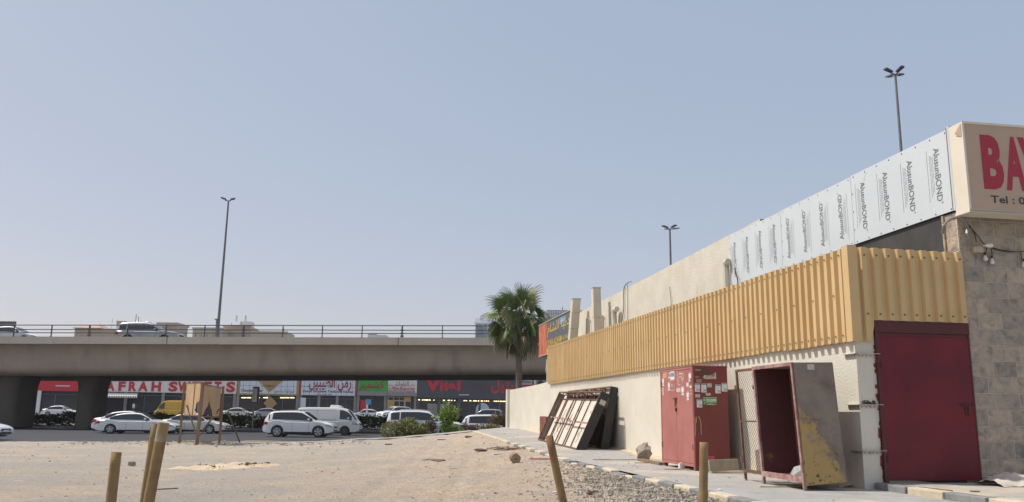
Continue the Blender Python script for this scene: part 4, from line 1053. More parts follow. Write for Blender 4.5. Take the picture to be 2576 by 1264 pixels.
scrap(2070, 1226, .45, .12, .03, -.1, 'card', 'wood_scrap', 'crushed brown board below the yellow smeared panel', 'wood scrap', 'pave')
scrap(2100, 1222, .35, .10, .03, .4, 'kerb_cream', 'paper_scrap', 'torn pale paper below the yellow smeared panel', 'paper', 'pave')
scrap(1704, 1183, .5, .09, .02, -.2, 'paleplank', 'wood_scrap', 'thin pale splinters under the red cabinet', 'wood scrap', 'pave')
scrap(1716, 1180, .13, .10, .09, .3, 'white', 'paper_scrap', 'white crumpled paper under the front edge of the red cabinet', 'paper', 'pave')
scrap(1560, 1158, 1.3, .05, .012, .15, 'wood', 'wood_scrap', 'long thin brown lath on the pavement near the wall', 'wood scrap', 'pave')
scrap(1625, 1166, .5, .05, .012, .1, 'wood', 'wood_scrap', 'thin brown splinter beside the concrete lump', 'wood scrap', 'pave')
lump(1092, 1161, .62, .16, .07, -.1, 'wood', 'driftwood', 'dark weathered timber chunk alone in the middle of the sand', 'timber')
lump(1210, 1136, .42, .2, .10, .0, 'bark', 'brown_husk', 'oval brown husk on the sand', 'husk')
_p = lot_at(1263, 1134); _m = MB(); _r = random.Random(5)
for _k in range(46):
    _a = _p + Vector((_r.uniform(-.4, .4), _r.uniform(-.12, .12), .01)); _m.tube([_a, _a + Vector((_r.uniform(-.15, .2), _r.uniform(-.1, .1), _r.uniform(.01, .07))), _a + Vector((_r.uniform(.05, .35), _r.uniform(-.1, .1), _r.uniform(0, .12)))], .005, 4)
tag(_m.build('dry_branch', M['rustframe'], org=_p), 'dry reddish brown branch lying on the sand near the kerb', 'branch')
scrap(1254, 1143, .35, .16, .02, .3, 'white', 'paper_scrap', 'white paper below the dry branch on the sand', 'paper')
scrap(1371, 1157, .75, .07, .025, .05, 'pinkbox', 'red_cloth', 'dark red strip of cloth left of the leaning pipe', 'cloth')
scrap(1362, 1162, .22, .1, .015, .05, 'white', 'paper_scrap', 'small white paper under the red strip of cloth', 'paper')
scrap(1116, 1108, .5, .05, .03, .05, 'wood', 'stick', 'short brown stick on the far part of the sand', 'stick')
scrap(978, 1120, .3, .1, .04, .1, 'wood', 'stick', 'small brown stick far on the sand left of centre', 'stick')
lump(1178, 1101, .3, .22, .08, .1, 'bark', 'dark_lump', 'small dark lump near the far corner of the sand', 'lump')
scrap(1228, 1087, .28, .16, .1, .0, 'rustframe', 'brick', 'lone dark red brick at the far corner of the pavement', 'brick')
lump(1485, 1245, .16, .09, .06, .3, 'rustframe', 'brick', 'broken dark red brick right of the leaning pipe foot', 'brick')
scrap(331, 1173, .2, .12, .10, .0, 'card', 'wood_block', 'small square brown block on the sand between the two left pipes', 'block')
lump(1140, 1180, .2, .06, .02, .1, 'wood', 'stick', 'small flat brown chip in the middle foreground', 'stick')
p = lot_at(383, 1247); q = lot_at(446, 1243)
tag(MB().beam(p + Vector((0, 0, .10)), q + Vector((0, 0, .10)), .03, .022).build('wood_stake', M['wood'], org=p), 'thin dark stake sticking out right of the paired pipes', 'stake')
# round end of a drum lying on the sand
p = lot_at(1297, 1166)
T = Thing('cable_drum', 'small round wooden drum standing on edge in the sand', 'drum', p)
r_ = .115
ctr = p + Vector((0, 0, r_ * .93)); ax = Vector((-.15, .98, .06)).normalized()
MB().tube([ctr - ax * .04, ctr + ax * .25], r_, 24).build('drum_body', M['wood'], T)
MB().tube([ctr - ax * .055, ctr - ax * .041], r_ * .80, 24).build('drum_face', M['card'], T)
MB().tube([ctr - ax * .068, ctr - ax * .056], r_ * .28, 16).build('hub', M['wood'], T)
# sack by the stone wall
pa = fr(2488, 1226, -.55)
mb = MB(); rs = random.Random(9); rows = []
for i in range(15):
    t = i / 14; r = []
    for j in range(11):
        v = j / 10; x = -.62 + pa.x + .62 + t * .95; hh = .15 * math.sin(math.pi * min(1, t * 1.15 + .08)) ** .6 * math.sin(math.pi * v) ** .7 * (1 + .25 * math.sin(t * 13 + v * 5)) + rs.uniform(-.012, .012)
        r.append((x, -.85 + v * .62 + .05 * math.sin(t * 7), .66 + max(0, hh)))
    rows.append(r)
mb.grid(rows)
tag(mb.build('cloth_sack', M['sack'], org=(pa.x + .5, -.5, .655), wall=True, smooth_=True), 'crumpled white and orange sack at the foot of the stone wall', 'sack')
for (x0, y0, x1, y1, lb_) in ((2313, 1226, 2395, 1235, 'long dark flat stick in front of the red door'), (2440, 1236, 2465, 1237, 'short dark stick near the white sack')):
    a = loc(atZ(x0, y0, .665)); b_ = loc(atZ(x1, y1, .665)); a.z = b_.z = .665
    tag(MB().beam(a, b_, .025, .015).build('stick', M['wood'], org=a, wall=True), lb_, 'stick')

# ================================================================== steel pipes used as bollards
def bollard(top, bot, Y, r, label, mat='pipe', pale=False):
    a = atY(*top, Y); b_ = atY(*bot, Y + .0); d = (b_ - a).normalized()
    t = 0
    while True:
        p = a + d * t; q = loc(p)
        if p.z < (lot_h(q.x, q.y) if q.x < KW else pave_z(q.y)) - .05: break
        t += .02
    base = p
    T = Thing('pipe_bollard', label, 'pipe', base, group='rusty steel pipes set upright in the ground')
    rs = random.Random(int(top[0])); n = 9
    m = MB(); m.tube([base + (a - base) * (k / n) for k in range(n + 1)], r, 20, cap=False)
    o = m.build('tube', M[mat], T, smooth_=True); s_ = o.modifiers.new('thick', 'SOLIDIFY'); s_.thickness = .006; s_.offset = -1
    if pale: MB().tube([a + d * .001, a + d * .10, a + d * .17], [r + .0015, r + .0015, r + .001], 20, cap=False).build('paint_band', M['pipewhite'], T, smooth_=True)
    e = a + d * .25
    MB().tube([e, e + d * .01], r - .007, 16).build('bore_dark', M['black'], T)  # black disc added for the darkness inside the open pipe
bollard((293, 1138), (279, 1264), 9.0, .051, 'rusty brown pipe standing alone at the left')
bollard((392, 1066), (362, 1264), 9.5, .043, 'thin brown pipe leaning behind the pale topped pipe')
bollard((412, 1064), (374, 1264), 8.0, .049, 'thick pale topped pipe leaning in front of a thinner one', 'pipe', True)
bollard((1381, 1096), (1417, 1264), 8.0, .036, 'ochre pipe leaning left near the kerb')
bollard((1771, 1113), (1769, 1264), 10.8, .053, 'upright ochre pipe in front of the red cabinet')

# ================================================================== rubble, stones, sand heap
def pebbles(name, mat, spots, label=None):
    mb = MB(); rr = random.Random(len(spots))
    for p, r in spots:
        a = rr.uniform(0, 6.28); k = [rr.uniform(.6, 1.2) for _ in range(5)]; h = r * rr.uniform(.35, .8)
        ring = [(p[0] + math.cos(a + i * 1.2566) * r * k[i], p[1] + math.sin(a + i * 1.2566) * r * k[i], p[2] - .01) for i in range(5)]
        up_ = [(p[0] + math.cos(a + .3 + i * 1.2566) * r * k[i] * .6, p[1] + math.sin(a + .3 + i * 1.2566) * r * k[i] * .6, p[2] + h * rr.uniform(.7, 1.1)) for i in range(5)]
        mb.add(ring + up_, [(i, (i + 1) % 5, 5 + (i + 1) % 5, 5 + i) for i in range(5)] + [(5, 6, 7, 8, 9)])
    return kind(mb.build(name, mat), 'stuff')
rs = random.Random(99)
def lotp(w, s): q = wpt(w, s, 0); return (q.x, q.y, lot_h(w, s))
A = []; B = []; D_ = []
for k in range(26000):
    s = rs.uniform(-6, 1) if rs.random() < .35 else -5 + 38 * rs.random() ** 1.3; w = KW - .05 - rs.random() ** 1.4 * 34
    if s > sfar(w) - .3 or mn.noise((w * .5, s * .35, 3)) < rs.uniform(-.15, .55): continue
    r = .006 + .030 * rs.random() ** 6
    (A, B, D_)[k % 3].append((lotp(w, s), r * (1 + s * .02)))
for k in range(5200):
    s = -3 + rs.gauss(3.4, 2.9); w = KW - .02 - abs(rs.gauss(0, .62)) * (1.2 if s < 3 else .5)
    if s < -7: continue
    (A, B, D_)[(0, 1, 2, 2)[k % 4]].append((lotp(w, s), 0.009 + .034 * rs.random() ** 3.2))
for k in range(1500):
    s = rs.gauss(1.2, 1.7); w = KW - .1 - abs(rs.gauss(.35, .5))
    if s > -6: (A, B, D_)[(0, 1, 2, 2, 2)[k % 5]].append((lotp(w, s), .018 + .05 * rs.random() ** 2.4))
for k in range(700):      # loose stones along the far edge by the plywood hoarding
    w = -7 - rs.random() * 14; s = sfar(w) - abs(rs.gauss(0, 2.2)) - .2
    (A, B, D_)[k % 3].append((lotp(w, s), .03 + .07 * rs.random() ** 3))
for k in range(260):
    s = rs.uniform(-3, 22); w = KW + .3 + rs.random() * 2.0
    q = wpt(w, s, 0); (A, B, D_)[k % 3].append(((q.x, q.y, pave_z(s)), .006 + .018 * rs.random() ** 3))
pebbles('gravel', M['stonelight'], A); pebbles('gravel', M['rock'], B); pebbles('gravel', M['stonedark'], D_)
# flakes of paper and plaster, and sand drifted against the foot of the wall
fl = MB(); rs = random.Random(71)
for k in range(420):
    s = rs.uniform(-3, 27) if k % 2 else rs.gauss(4, 4); w = KW - .1 - abs(rs.gauss(0, 3.2)) if k % 5 else rs.uniform(KW + .3, -.15)
    if s > 25 or s < -6: continue
    q = wpt(w, s, 0); z = (lot_h(w, s) if w < KW else pave_z(s)) + .008; a = rs.uniform(0, 3.14); r = .012 + .05 * rs.random() ** 3
    c_, s_ = math.cos(a) * r, math.sin(a) * r
    fl.add([(q.x + c_, q.y + s_, z), (q.x - s_ * .6, q.y + c_ * .6, z + r * .3), (q.x - c_, q.y - s_, z + .004), (q.x + s_ * .6, q.y - c_ * .6, z + r * .15)], [(0, 1, 2, 3)], k % 3)
kind(fl.build('litter', [M['offwhite'], M['card'], M['white']]), 'stuff')
dr = MB(); rr = []
for k in range(160):
    s = .3 + k * .17; e = .10 + .16 * (mn.noise((s * .6, 3, 1)) + .5) + .09 * mn.noise((s * 2.5, 7, 1)) + (.25 if 7 < s < 11 or 13 < s < 22 else 0) * (.6 + mn.noise((s * .9, 1, 1)))
    rr.append([wpt(-.001, s, pave_z(s) + .035), wpt(-max(.05, e) * .5, s, pave_z(s) + .02), wpt(-max(.06, e), s, pave_z(s) + .004)])
kind(dr.grid(rr).build('sand_drift', M['sandpile'], smooth_=True), 'stuff')
p = lot_at(565, 1180); mb = MB(); rows = []
for i in range(77):
    r = []
    for j in range(41):
        x = -2.3 + 4.6 * i / 76; y = -1.5 + 3.0 * j / 40; e = (x / 1.75) ** 2 + (y / .9) ** 2 + .55 * mn.noise((x * 1.6, y * 1.6, 7)) + .3 * mn.noise((x * 5, y * 5, 3))
        q = loc(Vector((p.x + x, p.y + y, 0))); h = .13 * max(0, 1 - e) ** .8 * (.75 + .5 * math.exp(-((x - .1) / .45) ** 2)) + (.05 * mn.noise((x * 3.2, y * 3.2, 2)) + .03 * mn.noise((x * 8, y * 8, 4)) if e < .95 else 0)
        r.append((p.x + x, p.y + y, lot_h(q.x, q.y) - .03 + h + (.0 if e < 1 else -.05)))
    rows.append(r)
mb.grid(rows); kind(mb.build('sand_heap', M['sandpile'], smooth_=True), 'stuff')
rs = random.Random(4); hc = []
for k in range(60):
    x = p.x + .2 + rs.gauss(0, .42); y = p.y + rs.gauss(0, .3); q = loc(Vector((x, y, 0))); hc.append(((x, y, lot_h(q.x, q.y) + .09), .02 + .05 * rs.random() ** 2))
pebbles('soil_clod', M['bark'], hc)

# ================================================================== plywood hoarding
Fp = atY(495, 1119.6, 41.6); Lp = atY(451.5, 1114, 43.6); Rp = atY(552, 1113, 43.8)
for p in (Fp, Lp, Rp): q = loc(p); p.z = lot_h(q.x, q.y) - .03
def topat(px, py, base): return atY(px, py, base.y)
Ft, Lt, Rt_ = topat(511, 961.5, Fp), topat(464.5, 963.5, Lp), topat(562, 972, Rp)
T = Thing('plywood_hoarding', 'battered plywood hoarding on three crooked timber posts by the road', 'hoarding', Fp)
for a, b_, w_ in ((Fp, Ft, .13), (Lp, Lt, .09), (Rp, Rt_, .10)): MB().beam(a, b_, w_, w_).build('post', M['wood'], T)
def pan(P0, P1, T0_, T1_, name, shape, h0, h1):
    """panel between two posts; shape = polygon in (0..1, 0..1)"""
    n_ = (P1 - P0).cross(Vector((0, 0, 1))).normalized() * .03
    def at(u, v):
        v = h0 + (h1 - h0) * v; return (P0 + (T0_ - P0) * v) * (1 - u) + (P1 + (T1_ - P1) * v) * u
    m = MB(); m.prism([at(u, v) - n_ * 3 for u, v in shape], n_ * .5); m.build(name, M['plywood'], T)
    f_ = MB()
    for (a, b_) in (((0, 0), (1, 0)), ((0, 1), (1, 1))): f_.beam(at(*a) - n_ * 3.3, at(*b_) - n_ * 3.3, .07, .05)
    return at, n_, f_
full = [(.03, .98), (.48, .98), (.48, .02), (.03, .02)]
at, n_, f_ = pan(Lp, Fp, Lt, Ft, 'plywood_sheet', full, .47, .99)
f_.beam(at(.5, 0) - n_ * 3.3, at(.5, 1) - n_ * 3.3, .06, .05); f_.build('frame', M['wood'], T)
m = MB(); m.prism([at(u, v) - n_ * 3 for u, v in [(.53, .98), (.97, .98), (.97, .02), (.90, .02), (.91, .22), (.84, .30), (.83, .62), (.80, .40), (.74, .44), (.66, .36), (.64, .20), (.58, .16), (.68, .10), (.70, .02), (.53, .02)]], n_ * .5); m.build('torn_sheet', M['plywood'], T)
m = MB(); m.prism([at(u, v) - n_ * 3.6 for u, v in [(.03, .50), (.12, .44), (.18, .52), (.28, .44), (.40, .38), (.44, .22), (.34, .22), (.28, .12), (.14, .06), (.03, .12)]], n_ * .2); m.build('peeled_patch', M['wood'], T)
m = MB(); m.prism([at(u, v) - n_ * 3.6 for u, v in [(.72, .46), (.77, .74), (.78, .58), (.84, .70), (.92, .60), (.90, .36), (.84, .46)]], n_ * .2); m.build('peeled_patch', M['wood'], T)
at, n_, f_ = pan(Fp, Rp, Ft, Rt_, 'torn_sheet', [(.05, .97), (.97, .97), (.97, .03), (.66, .03), (.60, .22), (.52, .34), (.44, .52), (.38, .33), (.30, .24), (.22, .05), (.05, .03)], .46, .97)
m = MB(); m.prism([at(u, v) - n_ * 3.6 for u, v in [(.12, .05), (.20, .25), (.30, .30), (.36, .42), (.37, .32), (.29, .22), (.21, .05)]], n_ * .2); m.build('peeled_patch', M['wood'], T)
f_.build('frame', M['wood'], T)
for (x0, y0, x1, y1, Ya, Yb) in ((470, 1020, 497, 1105, 43.2, 42.2), (551, 1030, 497, 1101, 43.6, 42.3), (573, 1036, 603, 1113, 43.9, 44.6)):
    a = atY(x0, y0, Ya); b_ = atY(x1, y1, Yb); MB().beam(a, b_, .06, .05).build('brace', M['bark'], T)
k = 0
for x, y, L, an in ((465, 1113, .9, .1), (484, 1112, 1.1, -.2), (507, 1116, .8, .3), (530, 1111, 1.6, .05), (556, 1114, .9, -.1), (520, 1118, .7, .2)):
    scrap(x, y, L, .22, .05, an, 'paleplank', 'timber_offcut', 'pale timber offcut at the feet of the plywood hoarding', 'timber offcut', 'lot', 'timber offcuts around the hoarding')

# ================================================================== bridge
def bY(X): return 70.0 - (X + 20) * .075           # front edge of the deck
BZ = 7.62; BW = 15.0
T = Thing('road_bridge', 'long grey concrete road bridge crossing the picture behind the road', 'bridge', (0, 70, 0))
Xs = [-95 + 4 * k for k in range(56)]
sof = lambda X: 4.42 + (X + 40) * .010 if X > -40 else 4.42
ztop_ = lambda X: BZ + (X + 20) * .0012
def sec(X):
    y = bY(X); z = ztop_(X); s = sof(X); bot = z - .60
    return [(X, y, bot), (X, y, z), (X, y + .35, z), (X, y + .35, z - .6)]
m = MB(); rr = [sec(X) for X in Xs]; m.grid([list(reversed(r)) for r in rr]); m.grid([[(X, bY(X) + .9, ztop_(X) - .61), (X, bY(X), ztop_(X) - .60)] for X in Xs])
m.build('parapet', M['parapet'], T)
m = MB(); rr = []
for X in Xs:
    y = bY(X) + .75; z = ztop_(X) - .61; s = sof(X); r = [(X, y, z), (X, y + .06, z - .12)]
    zz = [(y + .15 + .25 * t, z + (s + .75 - z) * t) for t in (.25, .5, .75, 1)]
    r += [(X, a, b_) for a, b_ in zz]
    y1 = zz[-1][0]
    r += [(X, y1 + 1.2 * (1 - math.cos(t)), s + .75 - .75 * math.sin(t)) for t in (.4, .8, 1.2, 1.5708)]
    rr.append(r)
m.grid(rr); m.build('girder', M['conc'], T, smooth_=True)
m = MB(); rr = []
for X in Xs:
    y = bY(X) + .75 + .4 + 1.2; s = sof(X)
    rr.append([(X, y, s - .001), (X, bY(X) + BW - 1.5, s + .001), (X, bY(X) + BW, s + .6), (X, bY(X) + BW, ztop_(X) - .6)])
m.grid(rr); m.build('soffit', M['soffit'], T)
m = MB(); m.grid([[(X, bY(X) + .36, ztop_(X) - .55), (X, bY(X) + BW - .4, ztop_(X) - .55)] for X in Xs][::-1]); m.build('deck', M['asphalt'], T)
for X in (-47.5, -28.3, -9.1, 10.1):
    m = MB(); m.box(X - .03, X + .03, bY(X) - .006, bY(X) + .1, ztop_(X) - .60, ztop_(X) + .002); m.build('parapet_joint', M['trimdark'], T)

m = MB(); m.grid([[(X, bY(X) + BW - .4, ztop_(X) - .6), (X, bY(X) + BW - .4, ztop_(X) - .1), (X, bY(X) + BW, ztop_(X) - .1), (X, bY(X) + BW, ztop_(X) - .6)] for X in Xs][::-1]); m.build('rear_parapet', M['parapet'], T)
# piers flare towards the deck
def pier(x0, x1, y0, y1):
    m = MB(); rr = []
    for t in [0, .3, .5, .65, .75, .83, .9, .95, 1]:
        f_ = max(0, (t - .7) / .3) ** 2.2 * .38; z = .1 + (sof(-35) + .12 - .1) * t
        a, b_ = x0 - f_, x1 + f_; c = .5
        ring = []
        for cx, cy, a0 in ((b_ - c, y1 - c, 0), (a + c, y1 - c, 90), (a + c, y0 + c, 180), (b_ - c, y0 + c, 270)):
            for k in range(4): an = R_(a0 + k * 30); ring.append((cx + c * math.cos(an), cy + c * math.sin(an), z))
        ring.append(ring[0]); rr.append(ring)
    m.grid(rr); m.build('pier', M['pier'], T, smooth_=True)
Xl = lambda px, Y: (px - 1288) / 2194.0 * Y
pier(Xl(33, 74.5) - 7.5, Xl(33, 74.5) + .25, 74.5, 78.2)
pier(Xl(190, 75.2), Xl(234, 75.2), 75.2, 78.4)
m = MB(); zt = lambda X: ztop_(X)
for dz in (.97, .60, .33):
    m.tube([(X, bY(X) + .15, zt(X) + dz) for X in Xs], .035 if dz < .9 else .042, 8)
rl = m.build('railing', M['railing'], T, smooth_=True)
RL = as_parent(rl)
k = 0
x = -44.9 - 3.28 * 2
while x < 12:
    big = k % 4 == 1; y = bY(x) + .15
    m = MB(); m.box(x - (.06 if big else .035), x + (.06 if big else .035), y - .05, y + .05, zt(x), zt(x) + .99)
    if big:
        for dz in (.60, .12, .33): m.box(x - .14, x + .14, y - .07, y + .07, zt(x) + dz - .05, zt(x) + dz + .05)
    m.box(x - .1, x + .1, y - .08, y + .08, zt(x) - .001, zt(x) + .03)
    m.build('rail_post', M['railing'], RL); x += 3.28; k += 1

# ------------------------------------------------------------------ lamp posts
def lamp(base, top, r0, r1, heads, label, hw=.55, hl=.75):
    T = Thing('street_lamp', label, 'lamp post', base, group='tall lamp posts')
    b = Vector(base); t = Vector(top)
    MB().tube([b, b + (t - b) * .35, t], [r0, r0 * .8, r1], 12).build('pole', M['pole'], T, smooth_=True)
    for hx, hy in heads:
        c = t + Vector((hx, hy, .05)); d = Vector((hx, hy, 0)).normalized(); s_ = Vector((-d.y, d.x, 0))
        MB().beam(t + Vector((0, 0, -.05)), t + d * (Vector((hx, hy)).length - hl * .3) + Vector((0, 0, .02)), .07).build('arm', M['pole'], T)
        A = c - d * hl / 2; B_ = c + d * hl / 2 + Vector((0, 0, .12))
        m = MB(); m.hexa([A - s_ * hw * .4, A + s_ * hw * .4, B_ + s_ * hw * .5, B_ - s_ * hw * .5] + [p + Vector((0, 0, .12)) for p in (A - s_ * hw * .3, A + s_ * hw * .3, B_ + s_ * hw * .42, B_ - s_ * hw * .42)])
        m.build('lamp_head', M['lamphead'], T, bevel=.02)
pb = atY(547, 842, 70.6); pt = atY(575, 505, 70.6)
lamp((pb.x, pb.y, 7.0), pt, .13, .07, ((-.42, .0), (.30, .12)), 'slim two headed lamp post standing on the bridge', .42, .40)
m = MB().tube([(pb.x - .02, 70.5, 7.0), (pb.x - .02, 70.5, 9.05)], .145, 12); m.box(pb.x - .25, pb.x + .1, 70.35, 70.65, 9.05, 9.12)
tag(m.build('cable_post', M['pole'], org=(pb.x, 70.5, 7)), 'short thick grey post against the foot of the bridge lamp', 'post')
pt = atY(1685, 576, 110); lamp((pt.x, 110, 0), pt, .22, .12, ((-.7, -.5), (-.2, .9), (.9, .5), (.35, -.8)), 'far four headed lamp post above the cream stucco wall', .55, .9)
pt = atY(2252, 187, 55); lamp((pt.x, 55, 0), pt, .16, .075, ((-.55, -.25), (-.05, .75), (.55, .45), (.1, -.5)), 'nearer four headed lamp post rising behind the silver sheets', .34, .62)

# ================================================================== shops across the road
SHO = Vector((-64, 138, 0)); SHD = Vector((1, .35, 0)).normalized(); SHN = Vector((-SHD.y, SHD.x, 0))   # SHN points away from the viewer
def shp(px, py, off=0.0):
    p = onp(px, py, SHO + SHN * off, SHN); q = p - SHO; return q.dot(SHD), p.z
def SP(a, o, z): p = SHO + SHD * a + SHN * o; return (p.x, p.y, z)
def sbx(mb, a0, a1, o0, o1, z0, z1): return mb.hexa([SP(a0, o0, z0), SP(a1, o0, z0), SP(a1, o1, z0), SP(a0, o1, z0), SP(a0, o0, z1), SP(a1, o0, z1), SP(a1, o1, z1), SP(a0, o1, z1)])
def slet(mb, body, px0, px1, py0, py1, off, bold=.01):
    a0, zt_ = shp(px0, py0, off); a1, zb_ = shp(px1, py1, off); zt_ = shp((px0 + px1) / 2, py0, off)[1]; zb_ = shp((px0 + px1) / 2, py1, off)[1]
    letters(mb, body, SHO + SHN * off, SHD, (0, 0, 1), (a0, a1, zb_, zt_), bold)
GZ = .78
def shop(label, px0, px1, sign_py, mat, sign_mat, top=8.2, wall='shopwall', doors=2, lights=()):
    a0 = shp(px0, 1000)[0]; a1 = shp(px1, 1000)[0]; zb = shp((px0 + px1) / 2, sign_py)[1]
    T = Thing('shop', label, 'shop', SP(a0, 0, GZ), group='shops in the row beyond the bridge')
    m = MB(); sbx(m, a0, a1, .5, 14, 0, top); m.build('wall', M[wall], T)
    m = MB(); sbx(m, a0 + .02, a1 - .02, -.15, .49, zb, top - .5); so_ = m.build('sign_panel', M[sign_mat], T)
    w = a1 - a0
    n = doors; pw = .45
    for k in range(n + 1):
        a = a0 + (w - pw) * k / n; m = MB(); sbx(m, a, a + pw, .05, .49, GZ, zb - .001); m.build('pillar', M[wall], T)
    for k in range(n):
        a = a0 + (w - pw) * k / n + pw; b_ = a0 + (w - pw) * (k + 1) / n
        m = MB(); sbx(m, a + .01, b_ - .01, .30, .36, GZ, zb - .01); wdw = m.build('shop_window', M['glassdark'], T)
        f_ = MB(); sbx(f_, a + .01, b_ - .01, .22, .30, zb - .55, zb - .45); sbx(f_, (a + b_) / 2 - .04, (a + b_) / 2 + .04, .24, .30, GZ, zb - .56)
        f_.build('mullion', M['line'], as_parent(wdw))
    return T, a0, a1, zb
# red fronted unit seen between the two piers
T, a0, a1, zb = shop('red fronted shop glimpsed between the two bridge piers', 60, 215, 984, 'x', 'shopred', doors=1)
m = MB(); sbx(m, shp(140, 975)[0], shp(176, 975)[0], -.19, -.16, shp(150, 972.5)[1], shp(150, 970)[1]); m.build('light_strip', M['signwhite'], T)
m = MB(); sbx(m, shp(84, 1000)[0], shp(104, 1000)[0], -.6, -.1, GZ, zb); m.build('side_panel', M['towerwhite'], T)
# red and white lettered bakery
T, a0, a1, zb = shop('white signed shop with big red capital letters under the bridge', 216, 594, 988, 'x', 'signwhite', doors=4)
m = MB()
for ch, x0, x1 in (('A', 268, 288), ('F', 299, 315), ('R', 325, 343), ('A', 349, 371), ('H', 382, 404), ('S', 425, 446), ('W', 448, 478), ('E', 485, 505), ('E', 515, 532), ('T', 540, 556), ('S', 567, 608)):
    if ch == 'S' and x0 > 500: x0, x1 = 570, 591
    y1 = 984 + (x0 - 270) * .013; slet(m, ch, x0, x1, 960.5, y1, -.2, .05)
m.build('lettering', M['shopred'], T)
aw0, aw1 = shp(268, 1000)[0], shp(346, 1000)[0]; za = shp(300, 996.5)[1]; zb2 = shp(300, 1001.5)[1]
m = MB(); m2 = MB(); k = 0; a = aw0
m.quad(SP(aw0, .2, za + .5), SP(aw1, .2, za + .5), SP(aw1, -1.6, za), SP(aw0, -1.6, za))
while a < aw1: sbx(m2 if k % 2 else m, a, a + .17, -1.62, -1.6, zb2, za); a += .17; k += 1
A = as_parent(m.build('awning', M['signwhite'], T)); m2.build('awning_stripe', M['greycorr'], A)
# gold framed sign
T, a0, a1, zb = shop('shop with pale blue gridded sign in a gold frame', 595, 752, 995, 'x', 'gold', doors=2)
m = MB(); q0 = shp(603, 990)[0]; q1 = shp(745, 990)[0]; zl = shp(670, 991)[1]; sbx(m, q0, q1, -.19, -.151, zl, 7.5); fc = m.build('sign_face', M['signblue'], T)
m = MB()
for k in range(9): a = q0 + (q1 - q0) * (k + .5) / 9; sbx(m, a - .02, a + .02, -.2, -.191, zl, 7.5)
sbx(m, q0, q1, -.2, -.191, shp(670, 972)[1], shp(670, 972)[1] + .04); m.build('grid_line', M['line'], as_parent(fc))
c = shp(678, 986)[0]; zc_ = shp(676, 987)[1]; m = MB(); m.prism([SP(c, -.26, zc_), SP(c + 3.6, -.26, zc_ + 3.4), SP(c, -.26, zc_ + 6.8 - 3.2), SP(c - 3.6, -.26, zc_ + 3.4)], -SHN * .05); m.build('diamond_emblem', M['gold'], T)
m = MB(); slet(m, 'Chocolate Dates', 607, 660, 979, 986.5, -.21, .03); slet(m, ar('شوكولا و تمور'), 690, 740, 980, 990, -.21, 0); m.build('lettering', M['line'], T)
m = MB(); slet(m, 'TOMRAH', 666, 690, 969.5, 973.5, -.34, .02); m.build('emblem_lettering', M['blackletter'], T)
for x in (613, 626, 648, 668, 710, 722, 735):
    a, z = shp(x, 1001); m = MB(); sbx(m, a - .35, a + .35, -.05, .05, z - .06, z + .06); m.build('ceiling_light', M['lampglow'], T)
m = MB(); a, z = shp(680, 1015, -1.2); m.prism([SP(a, -1.2, z - 1.1), SP(a + 1.1, -1.2, z), SP(a, -1.2, z + 1.1), SP(a - 1.1, -1.2, z)], -SHN * .1); sbx(m, a - .25, a + .25, -1.3, -1.2, z - 3, z - .9); m.build('totem', M['gold'], T)
# kitchen with red arabic script
T, a0, a1, zb = shop('traditional kitchen shop with large red script on a white gridded sign', 753, 897, 996, 'x', 'pinkbox', doors=3)
m = MB(); q0 = shp(757, 990)[0]; q1 = shp(892, 990)[0]; zl = shp(820, 995)[1]; sbx(m, q0, q1, -.19, -.151, zl, 7.5); fc = m.build('sign_face', M['signblue'], T)
m = MB()
for k in range(10): a = q0 + (q1 - q0) * (k + .5) / 10; sbx(m, a - .02, a + .02, -.2, -.191, zl, 7.5)
sbx(m, q0, q1, -.2, -.191, shp(820, 974)[1], shp(820, 974)[1] + .04); m.build('grid_line', M['line'], as_parent(fc))
m = MB(); slet(m, ar('زمن الطيبين'), 779, 883, 946, 984, -.23, .022); m.build('script_lettering', M['redletter'], T)
m = MB(); slet(m, 'Zaman Altaybeen Traditional Kitchen', 761, 889, 982, 990, -.21, .03); slet(m, ar('القديم'), 761, 776, 970, 976, -.21, 0); m.build('lettering', M['line'], T)
m = MB(); slet(m, '056- 5464 702', 797, 834, 991.3, 994.5, -.21, .02); m.build('small_lettering', M['redletter'], T)
m = MB(); a, z = shp(757, 998); a2 = shp(770, 998)[0]; sbx(m, a, a2, -.02, .04, z - 3.0, z - .2); m.build('poster', M['signblue'], T)
# green sign
T, a0, a1, zb = shop('shop with green sign and red script', 898, 973, 985, 'x', 'signgreen', doors=1, wall='shopwall')
m = MB(); slet(m, ar('كشمير'), 904, 966, 958, 983, -.2, .02); m.build('script_lettering', M['redletter'], T)
m = MB(); zq = shp(935, 996)[1]; n = 40
rows = [[SP(a0 + (a1 - a0) * k / n, -.2 - .05 * (k % 2), zb), SP(a0 + (a1 - a0) * k / n, -.5 - .05 * (k % 2), zq)] for k in range(n + 1)]
m.grid(rows); m.build('canopy_sheet', M['greycorr'], T)
m = MB(); a, z = shp(907, 1010); sbx(m, a, a + 1.0, -.02, .06, z - 2.6, z + .2); m.build('red_banner', M['shopred'], T)
